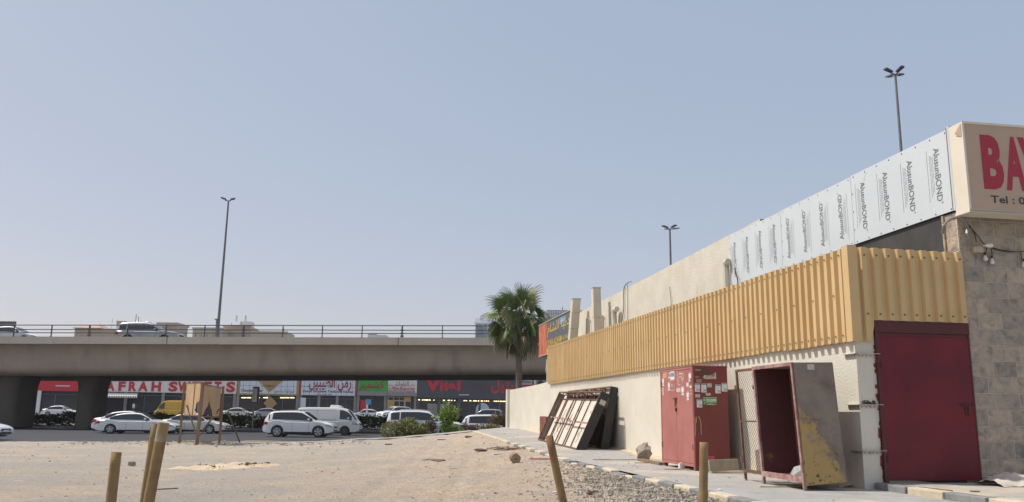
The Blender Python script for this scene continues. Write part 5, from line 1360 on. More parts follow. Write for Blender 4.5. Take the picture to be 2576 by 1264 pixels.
# white and pink sign with yellow door
T, a0, a1, zb = shop('small kitchen shop with white and red sign above a yellow door', 974, 1048, 988, 'x', 'signwhite', doors=1, wall='shopwall')
m = MB(); slet(m, ar('الطواش'), 988, 1028, 959, 976, -.2, 0); slet(m, ar('مطبخ'), 977, 986, 966, 974, -.2, 0); slet(m, ar('شعبي'), 1030, 1043, 966, 974, -.2, 0); slet(m, 'AL TAWASH SHAABI KITCHEN', 977, 1043, 975.5, 981.5, -.2, .03); m.build('lettering', M['redletter'], T)
m = MB(); q0 = shp(976, 985)[0]; q1 = shp(1043, 985)[0]; sbx(m, q0, q1, -.19, -.151, shp(1010, 987.3)[1], shp(1010, 982.8)[1]); b2 = m.build('phone_band', M['pinkbox'], T)
m = MB(); slet(m, 'TEL:06-7430407 Mob:050-6773001', 979, 1041, 983.6, 986.6, -.21, .01); m.build('lettering', M['white'], as_parent(b2))
m = MB(); zq = shp(1010, 997)[1]
rows = [[SP(a0 + (a1 - a0) * k / n, -.2 - .05 * (k % 2), zb), SP(a0 + (a1 - a0) * k / n, -.55 - .05 * (k % 2), zq)] for k in range(n + 1)]
m.grid(rows); m.build('canopy_sheet', M['greycorr'], T)
m = MB(); q0 = shp(975, 1000)[0]; q1 = shp(1033, 1000)[0]; sbx(m, q0, q1, -.1, .04, GZ, shp(1000, 998.5)[1])
fr2 = m.build('pale_shopfront', M['beige2'], T); F2 = as_parent(fr2)
for x0, x1, y0, y1, mt in ((969 + 8, 989, 1000, 1007, 'glassdark'), (991, 1003, 1000, 1007, 'glassdark'), (1005, 1016, 1000, 1007, 'glassdark'), (1018, 1032, 1000, 1009, 'yellow'), (976, 989, 1010, 1040, 'yellow'), (992, 1003, 1010, 1024, 'glassdark'), (1005, 1016, 1010, 1024, 'glassdark'), (1020, 1032, 1011, 1050, 'glassdark')):
    m = MB(); sbx(m, shp(x0, y0)[0], shp(x1, y0)[0], -.15, -.101, max(GZ + .02, shp(x0, y1)[1]), shp(x0, y0)[1]); m.build('shop_panel', M[mt], F2)
# charcoal shop
T, a0, a1, zb = shop('long charcoal clad shop with big red letters and a row of warm lights', 1049, 1309, 1003, 'x', 'shopgrey', doors=5, wall='shopgrey')
m = MB()
slet(m, 'V', 1070, 1108, 953, 984, -.22, .055); slet(m, 'i', 1107, 1114, 953, 984, -.22, .08); slet(m, 't', 1116, 1127, 957, 984, -.22, .08); slet(m, 'a', 1128, 1147, 965, 984, -.22, .08); slet(m, 'l', 1150, 1158, 953, 984, -.22, .08)
m.build('lettering', M['shopred'], T)
m = MB(); slet(m, ar('فيتيل'), 1235, 1308, 952, 991, -.22, 0.03); m.build('script_lettering', M['shopred'], T)
m = MB(); slet(m, ar('للتجهيزات الطبية'), 1162, 1228, 964, 972, -.22, 0); slet(m, 'MEDICAL EQUIPMENT', 1162, 1228, 975, 981, -.22, 0); m.build('small_lettering', pm('dull_red', (.22, .05, .06)), T)
for x in (1166, 1285):
    a, z = shp(x, 994 + (x - 1166) * .02); m = MB(); sbx(m, a - .9, a + .9, -.5, -.16, z - .07, z + .07); m.build('white_strip', M['signwhite'], T)
rs = random.Random(14)
for k in range(44):
    x = 1056 + k * 5.1 + rs.uniform(-2.2, 2.2)
    if rs.random() < .22 or 1102 < x < 1112: continue
    a, z = shp(x, 1006.5 + (x - 1056) * .018); m = MB(); w_ = rs.uniform(.05, .17); sbx(m, a - w_, a + w_, -.05, .05, z - .06, z + .07); m.build('spot_light', M['lampglow'], T)
m = MB(); a, z = shp(1076, 1016); sbx(m, a, a + 3.2, .15, .29, z - 4.5, z); m.build('lit_display', M['shopwall'], T)
m = MB(); a, z = shp(1214, 1032); q = [SP(a + 1.3 * math.cos(t_ * math.pi / 8), .1, z + 1.3 * math.sin(t_ * math.pi / 8)) for t_ in range(9)] + [SP(a - 1.3, .1, z - 1.8), SP(a + 1.3, .1, z - 1.8)]; m.prism(q, -SHN * .05); m.build('arched_mirror', M['bluestrip'], T)
# corner block right of the palm
T = Thing('white_building', 'white and glass block glimpsed under the bridge right of the palm trunk', 'building', SP(shp(1312, 1000)[0], 2, GZ))
a0 = shp(1311, 1000)[0]; a1 = shp(1440, 1000)[0]
m = MB(); sbx(m, a0, a1, 2, 12, 0, 8); m.build('wall', M['towerwhite'], T)
for x0, x1, y0, y1 in ((1313, 1336, 957, 964), (1338, 1352, 957, 968), (1362, 1400, 957, 963)):
    m = MB(); sbx(m, shp(x0, y0, 2)[0], shp(x1, y0, 2)[0], 1.9, 1.99, shp(x0, y1, 2)[1], shp(x0, y0, 2)[1]); m.build('window', M['towerglass'], T)
m = MB(); sbx(m, shp(1312, 969, 1.5)[0], shp(1400, 969, 1.5)[0], .8, 1.9, shp(1340, 973, 1.5)[1], shp(1340, 969, 1.5)[1]); m.build('red_canopy', M['redletter'], T)
a, z = shp(1357, 964, 1.5); m = MB(); sbx(m, a - 1.0, a + 1.0, .9, 1.7, z - .9, z + .7); ac = m.build('ac_unit', M['greycorr'], T)
m = MB(); m.tube([SP(a, .86, z - .1), SP(a, .9, z - .1)], .6, 16); m.build('fan', M['trimdark'], as_parent(ac))
# raised walk in front of the left shops
m = MB(); a0 = shp(216, 1000)[0]; a1 = shp(594, 1000)[0]; sbx(m, a0 - 30, a1, -3.5, .5, .5, 1.15); kind(m.build('shop_pavement', M['pave']), 'structure')

# ================================================================== far buildings
def bld(name, label, cat, px0, px1, pyt, Y, mat, depth=7, rows=0, cols=0, wmat='towerglass', roof=None, wfrac=.55, wall_name='wall', zbase=0):
    xa, xb = Xl(px0, Y), Xl(px1, Y); zt = atY((px0 + px1) / 2, pyt, Y).z
    T = Thing(name, label, cat, (xa, Y, zbase))
    MB().box(xa, xb, Y, Y + depth, zbase, zt).build(wall_name, M[mat], T)
    fl = 3.3
    for r in range(rows):
        z = zt - 1.3 - r * fl
        for c in range(cols):
            cw = (xb - xa) / cols; x = xa + cw * (c + .5)
            w_ = MB().box(x - cw * wfrac / 2, x + cw * wfrac / 2, Y - .05, Y + .05, z - 1.7, z).build('window', M[wmat], T)
    return T, xa, xb, zt
def pars(T, xa, xb, Y, zt, mat, h=.8):
    MB().box(xa - .15, xb + .15, Y - .15, Y + .2, zt - .1, zt + h).build('roof_parapet', M[mat], T)
T, xa, xb, zt = bld('beige_building', 'sand coloured house with a pink pyramid roof behind the bridge', 'building', 171, 283, 827, 210, 'beige1', rows=2, cols=7, wmat='rooftile', wfrac=.12)
xr = Xl(237, 210)
m = MB(); m.box(xa - .3, xr, 209.6, 218, zt, zt + .15); c = ((xa + xr) / 2 + .6, 214, atY(203, 809, 210).z)
m.add([(xa - .4, 209.5, zt + .15), (xr + .1, 209.5, zt + .15), (xr + .1, 218.5, zt + .15), (xa - .4, 218.5, zt + .15), c], [(0, 1, 4), (1, 2, 4), (2, 3, 4), (3, 0, 4)]); m.build('roof', M['rooftile'], T)
T, xa, xb, zt = bld('beige_building', 'taller sand coloured block with rooftop tanks behind the silver car on the bridge', 'building', 277, 434, 817, 225, 'beige1', rows=2, cols=6, wmat='rooftile', wfrac=.12)
MB().box(xa, Xl(300, 225), 224.7, 232, zt, atY(290, 808, 225).z).build('stair_block', M['beige2'], T)
MB().box(Xl(380, 225), xb, 224.5, 233, zt, atY(400, 812, 225).z).build('upper_wall', M['rooftile'], T)
m = MB(); zz = atY(415, 820, 225).z; m.prism([(Xl(388, 225), 224.3, zz - .4), (Xl(410, 225), 224.3, zz - .4), (Xl(399, 225), 224.3, zz + .8)], (0, -.3, 0)); m.build('gable', M['beige2'], T)
for x, r in ((323, .9), (349, 1.0), (373, .9)):
    p = atY(x, 813, 228); MB().tube([(p.x, 228, p.z - 1.2), (p.x, 228, p.z + .1), (p.x, 228, p.z + .5)], [r, r, r * .6], 14).build('water_tank', M['water_tank'], T, smooth_=True)
for x, y0 in ((343, 791), (349, 797), (283, 803), (296, 805)):
    p = atY(x, y0, 226); MB().tube([(p.x, 226, p.z - 3), (p.x, 226, p.z)], .09 if x > 340 else .04, 6).build('mast', M['railing'], T)
T, xa, xb, zt = bld('low_building', 'low sand coloured house left of the slim lamp post behind the bridge', 'building', 473, 549, 827, 200, 'beige2', rows=1, cols=5, wfrac=.15)
pars(T, xa, xb, 200, zt, 'beige2', .25)
T, xa, xb, zt = bld('villa', 'sand coloured house with a white roof frame right of the slim lamp post', 'building', 551, 620, 822, 205, 'beige1', rows=2, cols=7, wmat='rooftile', wfrac=.18)
pars(T, xa, xb, 205, zt, 'beige1', .3)
m = MB(); z0 = zt; z1 = atY(606, 809, 208).z; m.box(Xl(592, 208), Xl(620, 208), 208, 211, z0, z1); m.build('roof_room', M['towerwhite'], T)
for x in (595, 618): p = atY(x, 794, 208); MB().box(p.x - .15, p.x + .15, 208, 208.4, z1, p.z).build('roof_post', M['towerwhite'], T)
for x, y0 in ((583, 812), (607, 811)): p = atY(x, y0, 206); MB().tube([(p.x, 206, p.z - 3), (p.x, 206, p.z)], .06, 5).build('mast', M['railing'], T)
T, xa, xb, zt = bld('low_building', 'long low sand coloured building trailing right of the house with a roof frame', 'building', 621, 715, 836, 205, 'beige2', rows=1, cols=8, wfrac=.12)
pars(T, xa, xb, 205, zt, 'beige2', .2)
p = atY(713, 833, 205); MB().box(p.x - .1, p.x + .1, 205, 205.3, zt, p.z + .6).build('mast', M['railing'], T)
T, xa, xb, zt = bld('low_building', 'tiny white rooftop just above the bridge railing left of the palm', 'building', 921, 968, 843, 320, 'towerwhite'); 
p = atY(940, 840, 320); MB().box(p.x - 2, p.x + 1, 320, 323, zt, p.z).build('roof_room', M['beige2'], T)
# white and glass tower left of the palm
T, xa, xb, zt = bld('glass_tower', 'white tower with blue glass and balconies left of the palm', 'building', 1196, 1292, 814, 330, 'towerwhite', depth=25)
zc_ = zt
MB().box(xa + .2, Xl(1213, 330), 329.6, 330, 0, zc_ - .5).build('glass_strip', M['towerglass'], T)
MB().box(Xl(1219.5, 330), Xl(1225, 330), 329.6, 330, 0, zc_).build('glass_strip', M['towerglass'], T)
for r in range(5):
    for x0, x1 in ((1229, 1245), (1249, 1266), (1270, 1286)):
        z = atY(1240, 814.5 + r * 14.5, 330).z
        w_ = MB().box(Xl(x0, 330), Xl(x1, 330), 329.6, 330, z - 1.5, z).build('window', M['towerglass'], T)
        MB().box(Xl(x0, 330) - .2, Xl(x1, 330) + .2, 328.6, 329.9, z - 2.2, z - 1.55).build('balcony', M['towerwhite'], as_parent(w_))
m = MB(); zr = atY(1240, 803, 330).z; m.box(xa - .4, xb, 329.5, 329.8, zc_ - .3, zc_ + .2); m.box(xa, xb, 329.6, 329.8, zr - .1, zr)
for k in range(14):
    x = xa + k * (xb - xa) / 13
    if k < 5: x = xa + k * .62 + .2
    m.box(x - .12, x + .12, 329.6, 329.8, zc_ + .2, zr)
m.build('roof_screen', M['towerwhite'], T)
m = MB(); m.box(xa + 3, xb, 332, 350, zc_, zr - .3); m.build('roof_room', M['signblue'], T)
T, xa, xb, zt = bld('hotel_block', 'brown block with balconies half hidden by the right side of the palm', 'building', 1340, 1440, 806, 260, 'beige1', rows=4, cols=6, wmat='trimdark', wfrac=.5)
pars(T, xa, xb, 260, zt, 'beige1', .5)
MB().box(xa - 1, xb, 258.8, 260, atY(1350, 822, 260).z - 1.0, atY(1350, 818, 260).z - .6).build('balcony', M['beige2'], T)
T, xa, xb, zt = bld('pale_tower', 'pale gridded tower behind the dark and yellow sign', 'building', 1379, 1470, 781, 380, 'towerwhite', rows=0)
m = MB()
for k in range(16): x = xa + (xb - xa) * k / 15; m.box(x - .12, x + .12, 379.85, 380, 0, zt)
for k in range(6): z = zt - k * 1.6; m.box(xa, xb, 379.8, 379.99, z - .14, z)
m.build('facade_grid', M['shopwall'], T)
p = atY(1415, 773, 381); MB().tube([(p.x, 381, zt - 1), (p.x, 381, p.z)], .2, 6).build('mast', M['railing'], T)
# the green sign board at the left end of the bridge
p = atY(13, 816, 74); tag(MB().box(p.x - .5, p.x + .9, 74, 74.1, 8.2, p.z + .25).build('road_sign', M['railing'], org=(p.x, 74, 8.2)), 'back of a small grey road sign at the left end of the railing', 'sign')
m = MB()

# ================================================================== vehicles
def lerp_pts(pts, x):
    if x <= pts[0][0]: return pts[0][1]
    for (a, b), (c, d) in zip(pts, pts[1:]):
        if x <= c:
            t = (x - a) / (c - a) if c > a else 1; return b + (d - b) * t
    return pts[-1][1]
def sm_pts(pts, x, w=.10):
    return (lerp_pts(pts, x - w) + 2 * lerp_pts(pts, x) + lerp_pts(pts, x + w) + lerp_pts(pts, x - w / 2) * 1.5 + lerp_pts(pts, x + w / 2) * 1.5) / 7
CAR = {
 'sedan': dict(L=4.85, W=1.82, wb=(-1.40, 1.38), r=.325, zb=.22,
    low=[(-2.42, .62), (-2.38, .86), (-2.25, .98), (-1.7, 1.02), (-1.2, .97), (.0, .95), (.95, .955), (1.6, .86), (2.1, .76), (2.36, .66), (2.42, .52)],
    top=[(-1.85, .97), (-1.1, 1.36), (-.6, 1.44), (.0, 1.465), (.35, 1.42), (1.15, .95)], win=[(-1.50, .92)], ws=(.40, 1.08), rw=(-1.78, -1.1)),
 'suv': dict(L=4.65, W=1.89, wb=(-1.33, 1.37), r=.37, zb=.28,
    low=[(-2.32, .62), (-2.30, 1.0), (-2.2, 1.12), (-1.2, 1.10), (.1, 1.06), (1.05, 1.06), (1.6, 1.0), (2.1, .88), (2.28, .74), (2.33, .55)],
    top=[(-2.22, 1.10), (-2.0, 1.5), (-1.75, 1.64), (-1.2, 1.69), (-.2, 1.71), (.25, 1.66), (1.2, 1.06)], win=[(-1.95, .95)], ws=(.35, 1.12), rw=(-2.17, -1.85)),
 'bigsuv': dict(L=5.1, W=1.97, wb=(-1.42, 1.48), r=.40, zb=.32,
    low=[(-2.54, .65), (-2.53, 1.1), (-2.45, 1.2), (-1.2, 1.2), (.2, 1.18), (1.2, 1.19), (1.9, 1.14), (2.35, 1.06), (2.5, .9), (2.55, .6)],
    top=[(-2.46, 1.2), (-2.38, 1.65), (-2.15, 1.80), (-1.5, 1.86), (-.3, 1.87), (.3, 1.80), (1.15, 1.19)], win=[(-2.2, -1.62), (-1.55, .95)], ws=(.4, 1.08), rw=(-2.43, -2.3)),
 'van': dict(L=4.7, W=1.7, wb=(-1.25, 1.32), r=.33, zb=.26,
    low=[(-2.33, .6), (-2.32, 1.05), (-1.0, 1.1), (1.0, 1.1), (1.7, 1.08), (2.1, 1.0), (2.3, .9), (2.35, .6)],
    top=[(-2.30, 1.06), (-2.25, 1.80), (-2.1, 1.93), (-1.5, 1.97), (.6, 1.97), (1.2, 1.90), (1.55, 1.72), (2.14, 1.0)], win=[(.92, 1.80)], ws=(1.45, 2.05), rw=(-2.29, -2.2)),
 'hivan': dict(L=5.2, W=1.9, wb=(-1.5, 1.55), r=.34, zb=.26,
    low=[(-2.58, .6), (-2.57, 1.05), (-1.0, 1.1), (1.0, 1.1), (1.7, 1.08), (2.3, 1.0), (2.55, .85), (2.6, .6)],
    top=[(-2.55, 1.06), (-2.5, 2.2), (-2.3, 2.38), (-1.5, 2.42), (.6, 2.42), (1.2, 2.34), (1.55, 2.1), (2.2, 1.02)], win=[(1.0, 1.85)], ws=(1.5, 2.1), rw=(-2.54, -2.4)),
}
def car(name, label, kind_, loc_, rz, paint, sx=1.0, rimmat='rim', cat='car', roofbox=False, wins=None, rails=False, steel=False, glassm='glass', blackroof=False):
    S = CAR[kind_]; L = S['L']; W = S['W']; T = Thing(name, label, cat, (0, 0, 0))
    x0, x1 = -L / 2, L / 2
    cols = sorted(set([x0, x0 + .03, x0 + .08, x0 + .16, x1 - .16, x1 - .08, x1 - .03, x1] + [x0 + .25 + k * (L - .5) / 30 for k in range(31)] +
            [c + S['r'] * 1.13 * math.cos(math.pi * k / 12) for c in S['wb'] for k in range(13)] + [c + e * S['r'] * 1.131 for c in S['wb'] for e in (-1, 1)]))
    def zbot(x):
        z = S['zb'] + (.10 * max(0, (abs(x) - L / 2 + .35) / .35))
        for c in S['wb']:
            d = abs(x - c); R = S['r'] * 1.13
            if d < R: z = max(z, S['r'] + math.sqrt(R * R - d * d))
        return z
    def hw(x):
        f = abs(x) / (L / 2); return W / 2 * (1 - .17 * max(0, (f - .70) / .30) ** 2.3)
    NR = 9
    def side(x, t, off=0.0):
        a, b = zbot(x), max(sm_pts(S['low'], x, .06), zbot(x) + .02)
        bulge = 1 - .05 * (1 - t) ** 2 - (.16 * max(0, (t - .86) / .14) ** 2) - .02 * t
        arch = any(abs(x - c) < S['r'] * 1.3 for c in S['wb'])
        return hw(x) * bulge + off + (.012 if arch and t < .35 else 0), a + (b - a) * t
    m = MB(); rr = []
    for x in cols:
        ts = [0, .12, .28, .45, .62, .78, .88, .95, 1]
        R = [side(x, t) for t in ts]; yt, zt = R[-1]
        ring = [(x, -y, z) for y, z in R] + [(x, -yt * .6, zt + .022), (x, 0, zt + .032), (x, yt * .6, zt + .022)] + [(x, y, z) for y, z in reversed(R)] + [(x, 0, zbot(x) + .0)]
        ring.append(ring[0]); rr.append(ring)
    m.grid(rr)
    for e, rev in ((0, False), (-1, True)):
        f = list(range(len(rr[e]) - 1)); m.add(rr[e][:-1], [tuple(f) if not rev else tuple(reversed(f))])
    m.build('body', M[paint], T, smooth_=True)
    gx0, gx1 = S['top'][0][0], S['top'][-1][0]
    belt = lambda x: sm_pts(S['low'], x, .06) - .03
    zmax = max(z for _, z in S['top'])
    def gtop(x): return max(belt(x) + .005, sm_pts(S['top'], x, .07) if gx0 + .1 < x < gx1 - .1 else lerp_pts(S['top'], x))
    inw = .11 if kind_ in ('van', 'hivan') else .20
    def gs(x, t, off=0.0):
        b = belt(x); z = b + (gtop(x) - b) * t; yb = hw(x) * .95
        y = yb - (W / 2) * inw * ((z - b) / (zmax - b)) ** 1.15 - .02 * t
        return y + off, z
    gc = [gx0 + (gx1 - gx0) * k / 44 for k in range(45)]
    m = MB(); rr = []
    for x in gc:
        R = [gs(x, t) for t in (0, .2, .4, .6, .8, .9)]
        yt, zt = gs(x, 1); h = (zt - belt(x))
        ring = [(x, -y, z) for y, z in R] + [(x, -yt + .035, zt - .005), (x, -yt * .6, zt + .02), (x, 0, zt + .028), (x, yt * .6, zt + .02), (x, yt - .035, zt - .005)] + [(x, y, z) for y, z in reversed(R)]
        rr.append(ring)
    m.grid(rr)
    for e in (0, -1): m.add(rr[e], [tuple(range(len(rr[e])))])
    m.build('cabin', M[paint], T, smooth_=True)
    def patch(xa, xb, t0, t1, sgn, fn, off, n=8, k=4):
        rows = []
        for i in range(n + 1):
            x = xa + (xb - xa) * i / n; rows.append([(x, sgn * (fn(x, t0 + (t1 - t0) * j / k)[0] + off), fn(x, t0 + (t1 - t0) * j / k)[1]) for j in range(k + 1)])
        return rows if sgn < 0 else [list(reversed(r)) for r in rows]
    for sgn in (-1, 1):
        for (a, b) in (wins if wins is not None else S['win']):
            MB().grid(patch(a, b, .10, .86, sgn, gs, .007)).build('side_window', M['glass'], T, smooth_=True)
        for x in ((-.47, .55) if kind_ in ('sedan',) else (-.35, .72) if kind_ in ('suv', 'bigsuv') else (.86,)):
            MB().grid(patch(x - .006, x + .006, .12, .99, sgn, side, .003, 1, 6)).build('door_gap', M['trimdark'], T)
        for x in ((-.72, .28) if kind_ in ('sedan', 'suv', 'bigsuv') else (1.0,)):
            y, z = side(x, .82); MB().box(x - .09, x + .09, min(sgn * y, sgn * (y + .03)), max(sgn * y, sgn * (y + .03)), z - .018, z + .012).build('door_handle', M[paint], T)
        MB().grid(patch(x0 + .015, x0 + .34, .62 if kind_ != 'bigsuv' else .55, .88, sgn, side, .006, 5)).build('tail_light', M['tail'], T, smooth_=True)
        MB().grid(patch(x1 - .50, x1 - .02, .66, .90, sgn, side, .006, 6)).build('headlight', M['head'], T, smooth_=True)
        y, z = gs(S['win'][-1][1] - .3, .12); xm = S['win'][-1][1] - .22
        MB().tube([(xm, sgn * y, z + .03), (xm, sgn * (y + .10), z + .08), (xm - .02, sgn * (y + .20), z + .09)], [.03, .07, .05], 8).build('mirror', M[paint], T, smooth_=True)
        MB().grid(patch(S['wb'][0] + S['r'] * 1.2, S['wb'][1] - S['r'] * 1.2, .0, .10, sgn, side, .008, 6, 2)).build('sill', M['trimdark'], T)
    def topp(xa, xb, fy, off, n=8):
        rows = []
        for i in range(n + 1):
            x = xa + (xb - xa) * i / n; y, z = gs(x, 1); rows.append([(x, (y - .04) * q, z + off + .03 * (1 - q * q)) for q in (-fy, -fy / 2, 0, fy / 2, fy)])
        return rows
    MB().grid([list(reversed(r)) for r in topp(*S['ws'], .97, .012)]).build('windscreen', M['glasslight' if glassm != 'glass' else 'glass'], T, smooth_=True)
    MB().grid([list(reversed(r)) for r in topp(*S['rw'], .95, .012)]).build('rear_window', M['glass'], T, smooth_=True)
    if blackroof: MB().grid([list(reversed(r)) for r in topp(S['rw'][1], S['ws'][0], .9, .012)]).build('glass_roof', M['glass'], T, smooth_=True)
    # front: grille, plate, bumper line
    m = MB(); zf = lerp_pts(S['low'], x1 - .05); m.box(x1 - .06, x1 + .012, -.42, .42, zf - .16, zf - .03); m.box(x1 - .06, x1 + .01, -.55, .55, S['zb'] + .1, S['zb'] + .2); m.build('grille', M['trimdark'], T, bevel=.01)
    MB().box(x1 + .0, x1 + .02, -.26, .26, S['zb'] + .21, S['zb'] + .31).build('plate', M['signwhite'], T)
    MB().box(x0 - .02, x0, -.26, .26, .72, .84).build('plate', M['signwhite'], T)
    m = MB(); m.box(x0 + .35, x1 - .35, -W / 2 + .2, W / 2 - .2, .17, .40); m.build('underbody', M['trimdark'], T)
    for cx in S['wb']:
        for sgn in (-1, 1):
            r = S['r']; yo = sgn * (W / 2 - .015); yi = sgn * (W / 2 - .23)
            w = MB().tube([(cx, yi, r), (cx, yi + (yo - yi) * .15, r), (cx, yo - (yo - yi) * .12, r), (cx, yo, r)], [r * .93, r, r, r * .93], 24).build('wheel', M['tyre'], T, smooth_=True)
            P = as_parent(w); ro = r * .66; m = MB(); yf = yo + sgn * .004
            m2 = MB(); m2.tube([(cx, yo - sgn * .02, r), (cx, yo + sgn * .002, r)], ro, 20); m2.build('hub_recess', M['steelwheel'], P)
            if not steel:
                n_ = 5
                for k in range(n_):
                    an = 2 * math.pi * k / n_ + .4; d = Vector((math.cos(an), 0, math.sin(an))); s_ = Vector((-d.z, 0, d.x)); c = Vector((cx, yf, r))
                    m.prism([c + d * .02 - s_ * .03, c + d * ro - s_ * .055, c + d * ro + s_ * .055, c + d * .02 + s_ * .03], (0, sgn * .02, 0))
                rg = 24; ci = [Vector((cx + ro * math.cos(2 * math.pi * k / rg), yf + sgn * .01, r + ro * math.sin(2 * math.pi * k / rg))) for k in range(rg)]
                ce = Vector((cx, yf + sgn * .01, r)); inn = [ce + (p - ce) * .88 for p in ci]
                m.add(ci + inn, [(k, (k + 1) % rg, rg + (k + 1) % rg, rg + k) for k in range(rg)]); m.tube([(cx, yf, r), (cx, yf + sgn * .03, r)], .05, 10)
                m.build('rim', M[rimmat], P)
            else: m.tube([(cx, yf, r), (cx, yf + sgn * .02, r)], ro * .4, 12); m.build('rim', M['steelwheel'], P)
    if roofbox:
        m = MB(); zt = gtop(.3) + .01; m.hexa([(.1, -.45, zt), (1.0, -.45, zt - .01), (1.0, .45, zt - .01), (.1, .45, zt), (.16, -.4, zt + .19), (.75, -.4, zt + .17), (.75, .4, zt + .17), (.16, .4, zt + .19)])
        m.build('roof_cooling_unit', M['carwhite'], T, bevel=.03)
        for sgn in (-1, 1):
            m = MB().grid(patch(-2.05, .62, .12, .80, sgn, gs, .004, 8, 3)); m.build('side_panel', M[paint], T)
            f_ = MB()
            for (a, b, c, d) in ((-2.06, .64, .78, .80), (-2.06, .64, .08, .10), (-.72, -.708, .10, .78)): f_.grid(patch(a, b, c, d, sgn, gs, .006, 6, 1))
            f_.build('panel_line', M['greycorr'], T)
    if rails:
        for sgn in (-1, 1):
            y = gs(-.5, 1)[0] - .12; pts_ = [(-1.7, sgn * y, gtop(-1.7) + .0), (-1.55, sgn * y, gtop(-1.55) + .07), (-.5, sgn * y, gtop(-.5) + .08), (.0, sgn * y, gtop(.0) + .07), (.15, sgn * y, gtop(.15))]
            MB().tube(pts_, .02, 6).build('roof_rail', M['trimdark' if kind_ == 'suv' else 'carsilver'], T)
    T.o.location = loc_; T.o.rotation_euler = (0, 0, rz); T.o.scale = (sx, 1, 1)
    return T
def Xp(px, Y, z=.8): return atY(px, 1070, Y).x
car('sedan', 'white sedan nearest the hoarding with dark side windows and dark roof glass', 'sedan', (Xp(349.5, 62.3), 62.3, 0), 0, 'carwhite', 1.16, blackroof=True)
car('sedan', 'white sedan mostly hidden behind the front white sedan, only its tail showing', 'sedan', (Xp(331, 65.5), 65.5, 0), 0, 'carwhite', 1.1, blackroof=True).o.scale.z = 1.08
car('sedan', 'cream sedan behind the plywood hoarding', 'sedan', (Xp(491.5, 65), 65, 0), 0, 'carcream', 1.0)
car('suv', 'white compact suv on the road in front of the white van', 'suv', (Xp(757, 58.3), 58.3, 0), 0, 'carwhite', 1.0, rails=True)
car('delivery_van', 'old white panel van with a roof cooling unit', 'van', (Xp(827, 63.8), 63.8, 0), 0, 'vanwhite', 1.0, cat='van', roofbox=True, steel=True, glassm='light')
car('sedan', 'white car at the left picture edge showing only its front', 'sedan', (Xp(18, 46.5) - 2.45, 46.5, 0), 0, 'carwhite', 1.0)
car('large_suv', 'big white suv with roof rails behind the olive bush', 'bigsuv', (Xp(1069, 60), 60, -.05), 0, 'carwhite', 1.02, rails=True)
car('crossover', 'white crossover behind the hedge next to the end of the wall', 'suv', (Xp(1243, 60.5), 60.5, -.12), 0, 'carwhite', 1.0)
car('large_suv', 'silver suv driving on top of the bridge', 'bigsuv', (Xp(358, 73.2), 73.2, 7.10), 0, 'carsilver', 1.06)
car('sedan', 'white car on the bridge cut by the left picture edge', 'sedan', (Xp(80, 73.5) - 2.5, 73.5, 7.10), 0, 'carwhite', 1.05)
car('sedan', 'white sedan parked in front of the green signed shop', 'sedan', (Xp(920, 128), 128, .76), math.pi + .12, 'carwhite', 1.0)
car('large_suv', 'white suv parked before the shop with the yellow door', 'bigsuv', (Xp(990, 126), 126, .76), math.pi + .75, 'carwhite', 1.0)
car('large_suv', 'white boxy suv parked facing left before the charcoal shop', 'bigsuv', (Xp(1217, 100), 100.5, .35), math.pi - .06, 'carsilver', .85)
car('tall_van', 'yellow high roofed van parked before the bakery', 'hivan', (Xp(433, 130), 130, .76), math.pi, 'caryellow', 1.0, cat='van')
car('sedan', 'pale sedan parked far behind the median left of the bus stop pole', 'sedan', (Xp(600, 127), 127, .76), .1, 'carcream', 1.0)
car('sedan', 'pale sedan parked far behind the bus stop pole', 'sedan', (Xp(676, 128), 128, .76), .1, 'carsilver', 1.0)
car('sedan', 'white car parked in the gap between the two bridge piers', 'sedan', (Xp(150, 122), 122, .76), .05, 'carwhite', 1.0)

# ------------------------------------------------------------------ bus stop sign on the median
bx_ = Xp(635, 78.4); zt_, zb_ = atY(640, 974, 78.4).z, atY(640, 1015, 78.4).z
T = Thing('bus_stop_sign', 'white bus stop sign box with dark red caps on a pole', 'bus stop sign', (bx_, 78.4, .17))
MB().tube([(bx_, 78.4, .17), (bx_, 78.4, zb_)], .07, 10).build('pole', M['pipewhite'], T)
MB().box(bx_ - .16, bx_ + .28, 78.3, 78.5, zb_ + .12, zt_ - .1).build('sign_face', pm('stop_sign_white', (.9, .9, .88), rough=.6), T)
MB().box(bx_ + .281, bx_ + .42, 78.28, 78.52, zb_ + .1, zt_ - .1).build('side_trim', M['maroon'], T)
m = MB(); m.box(bx_ - .18, bx_ + .42, 78.26, 78.54, zb_, zb_ + .12); m.box(bx_ - .16, bx_ + .40, 78.28, 78.52, zt_ - .1, zt_ + .02); m.build('cap', M['redletter'], T, bevel=.03)
m = MB(); rs = random.Random(3)
for k in range(9): z = zt_ - .35 - k * .10; m.box(bx_ - .10, bx_ - .10 + rs.uniform(.1, .3), 78.29, 78.299, z, z + .03)
m.build('timetable', M['greycorr'], T)
T = Thing('road_sign', 'small light blue sign on a pale post before the parked white cars', 'sign', (Xp(923, 118), 118, .76))
x = Xp(923, 118); z1 = atY(923, 1005, 118).z; z0_ = atY(923, 1018, 118).z
MB().box(x - .3, x + .42, 118, 118.06, z0_, z1).build('sign_face', pm('blue_sign', (.10, .38, .58), rough=.5), T); MB().box(x - .2, x + .05, 117.99, 118.05, .76, z0_).build('post', M['signwhite'], T)

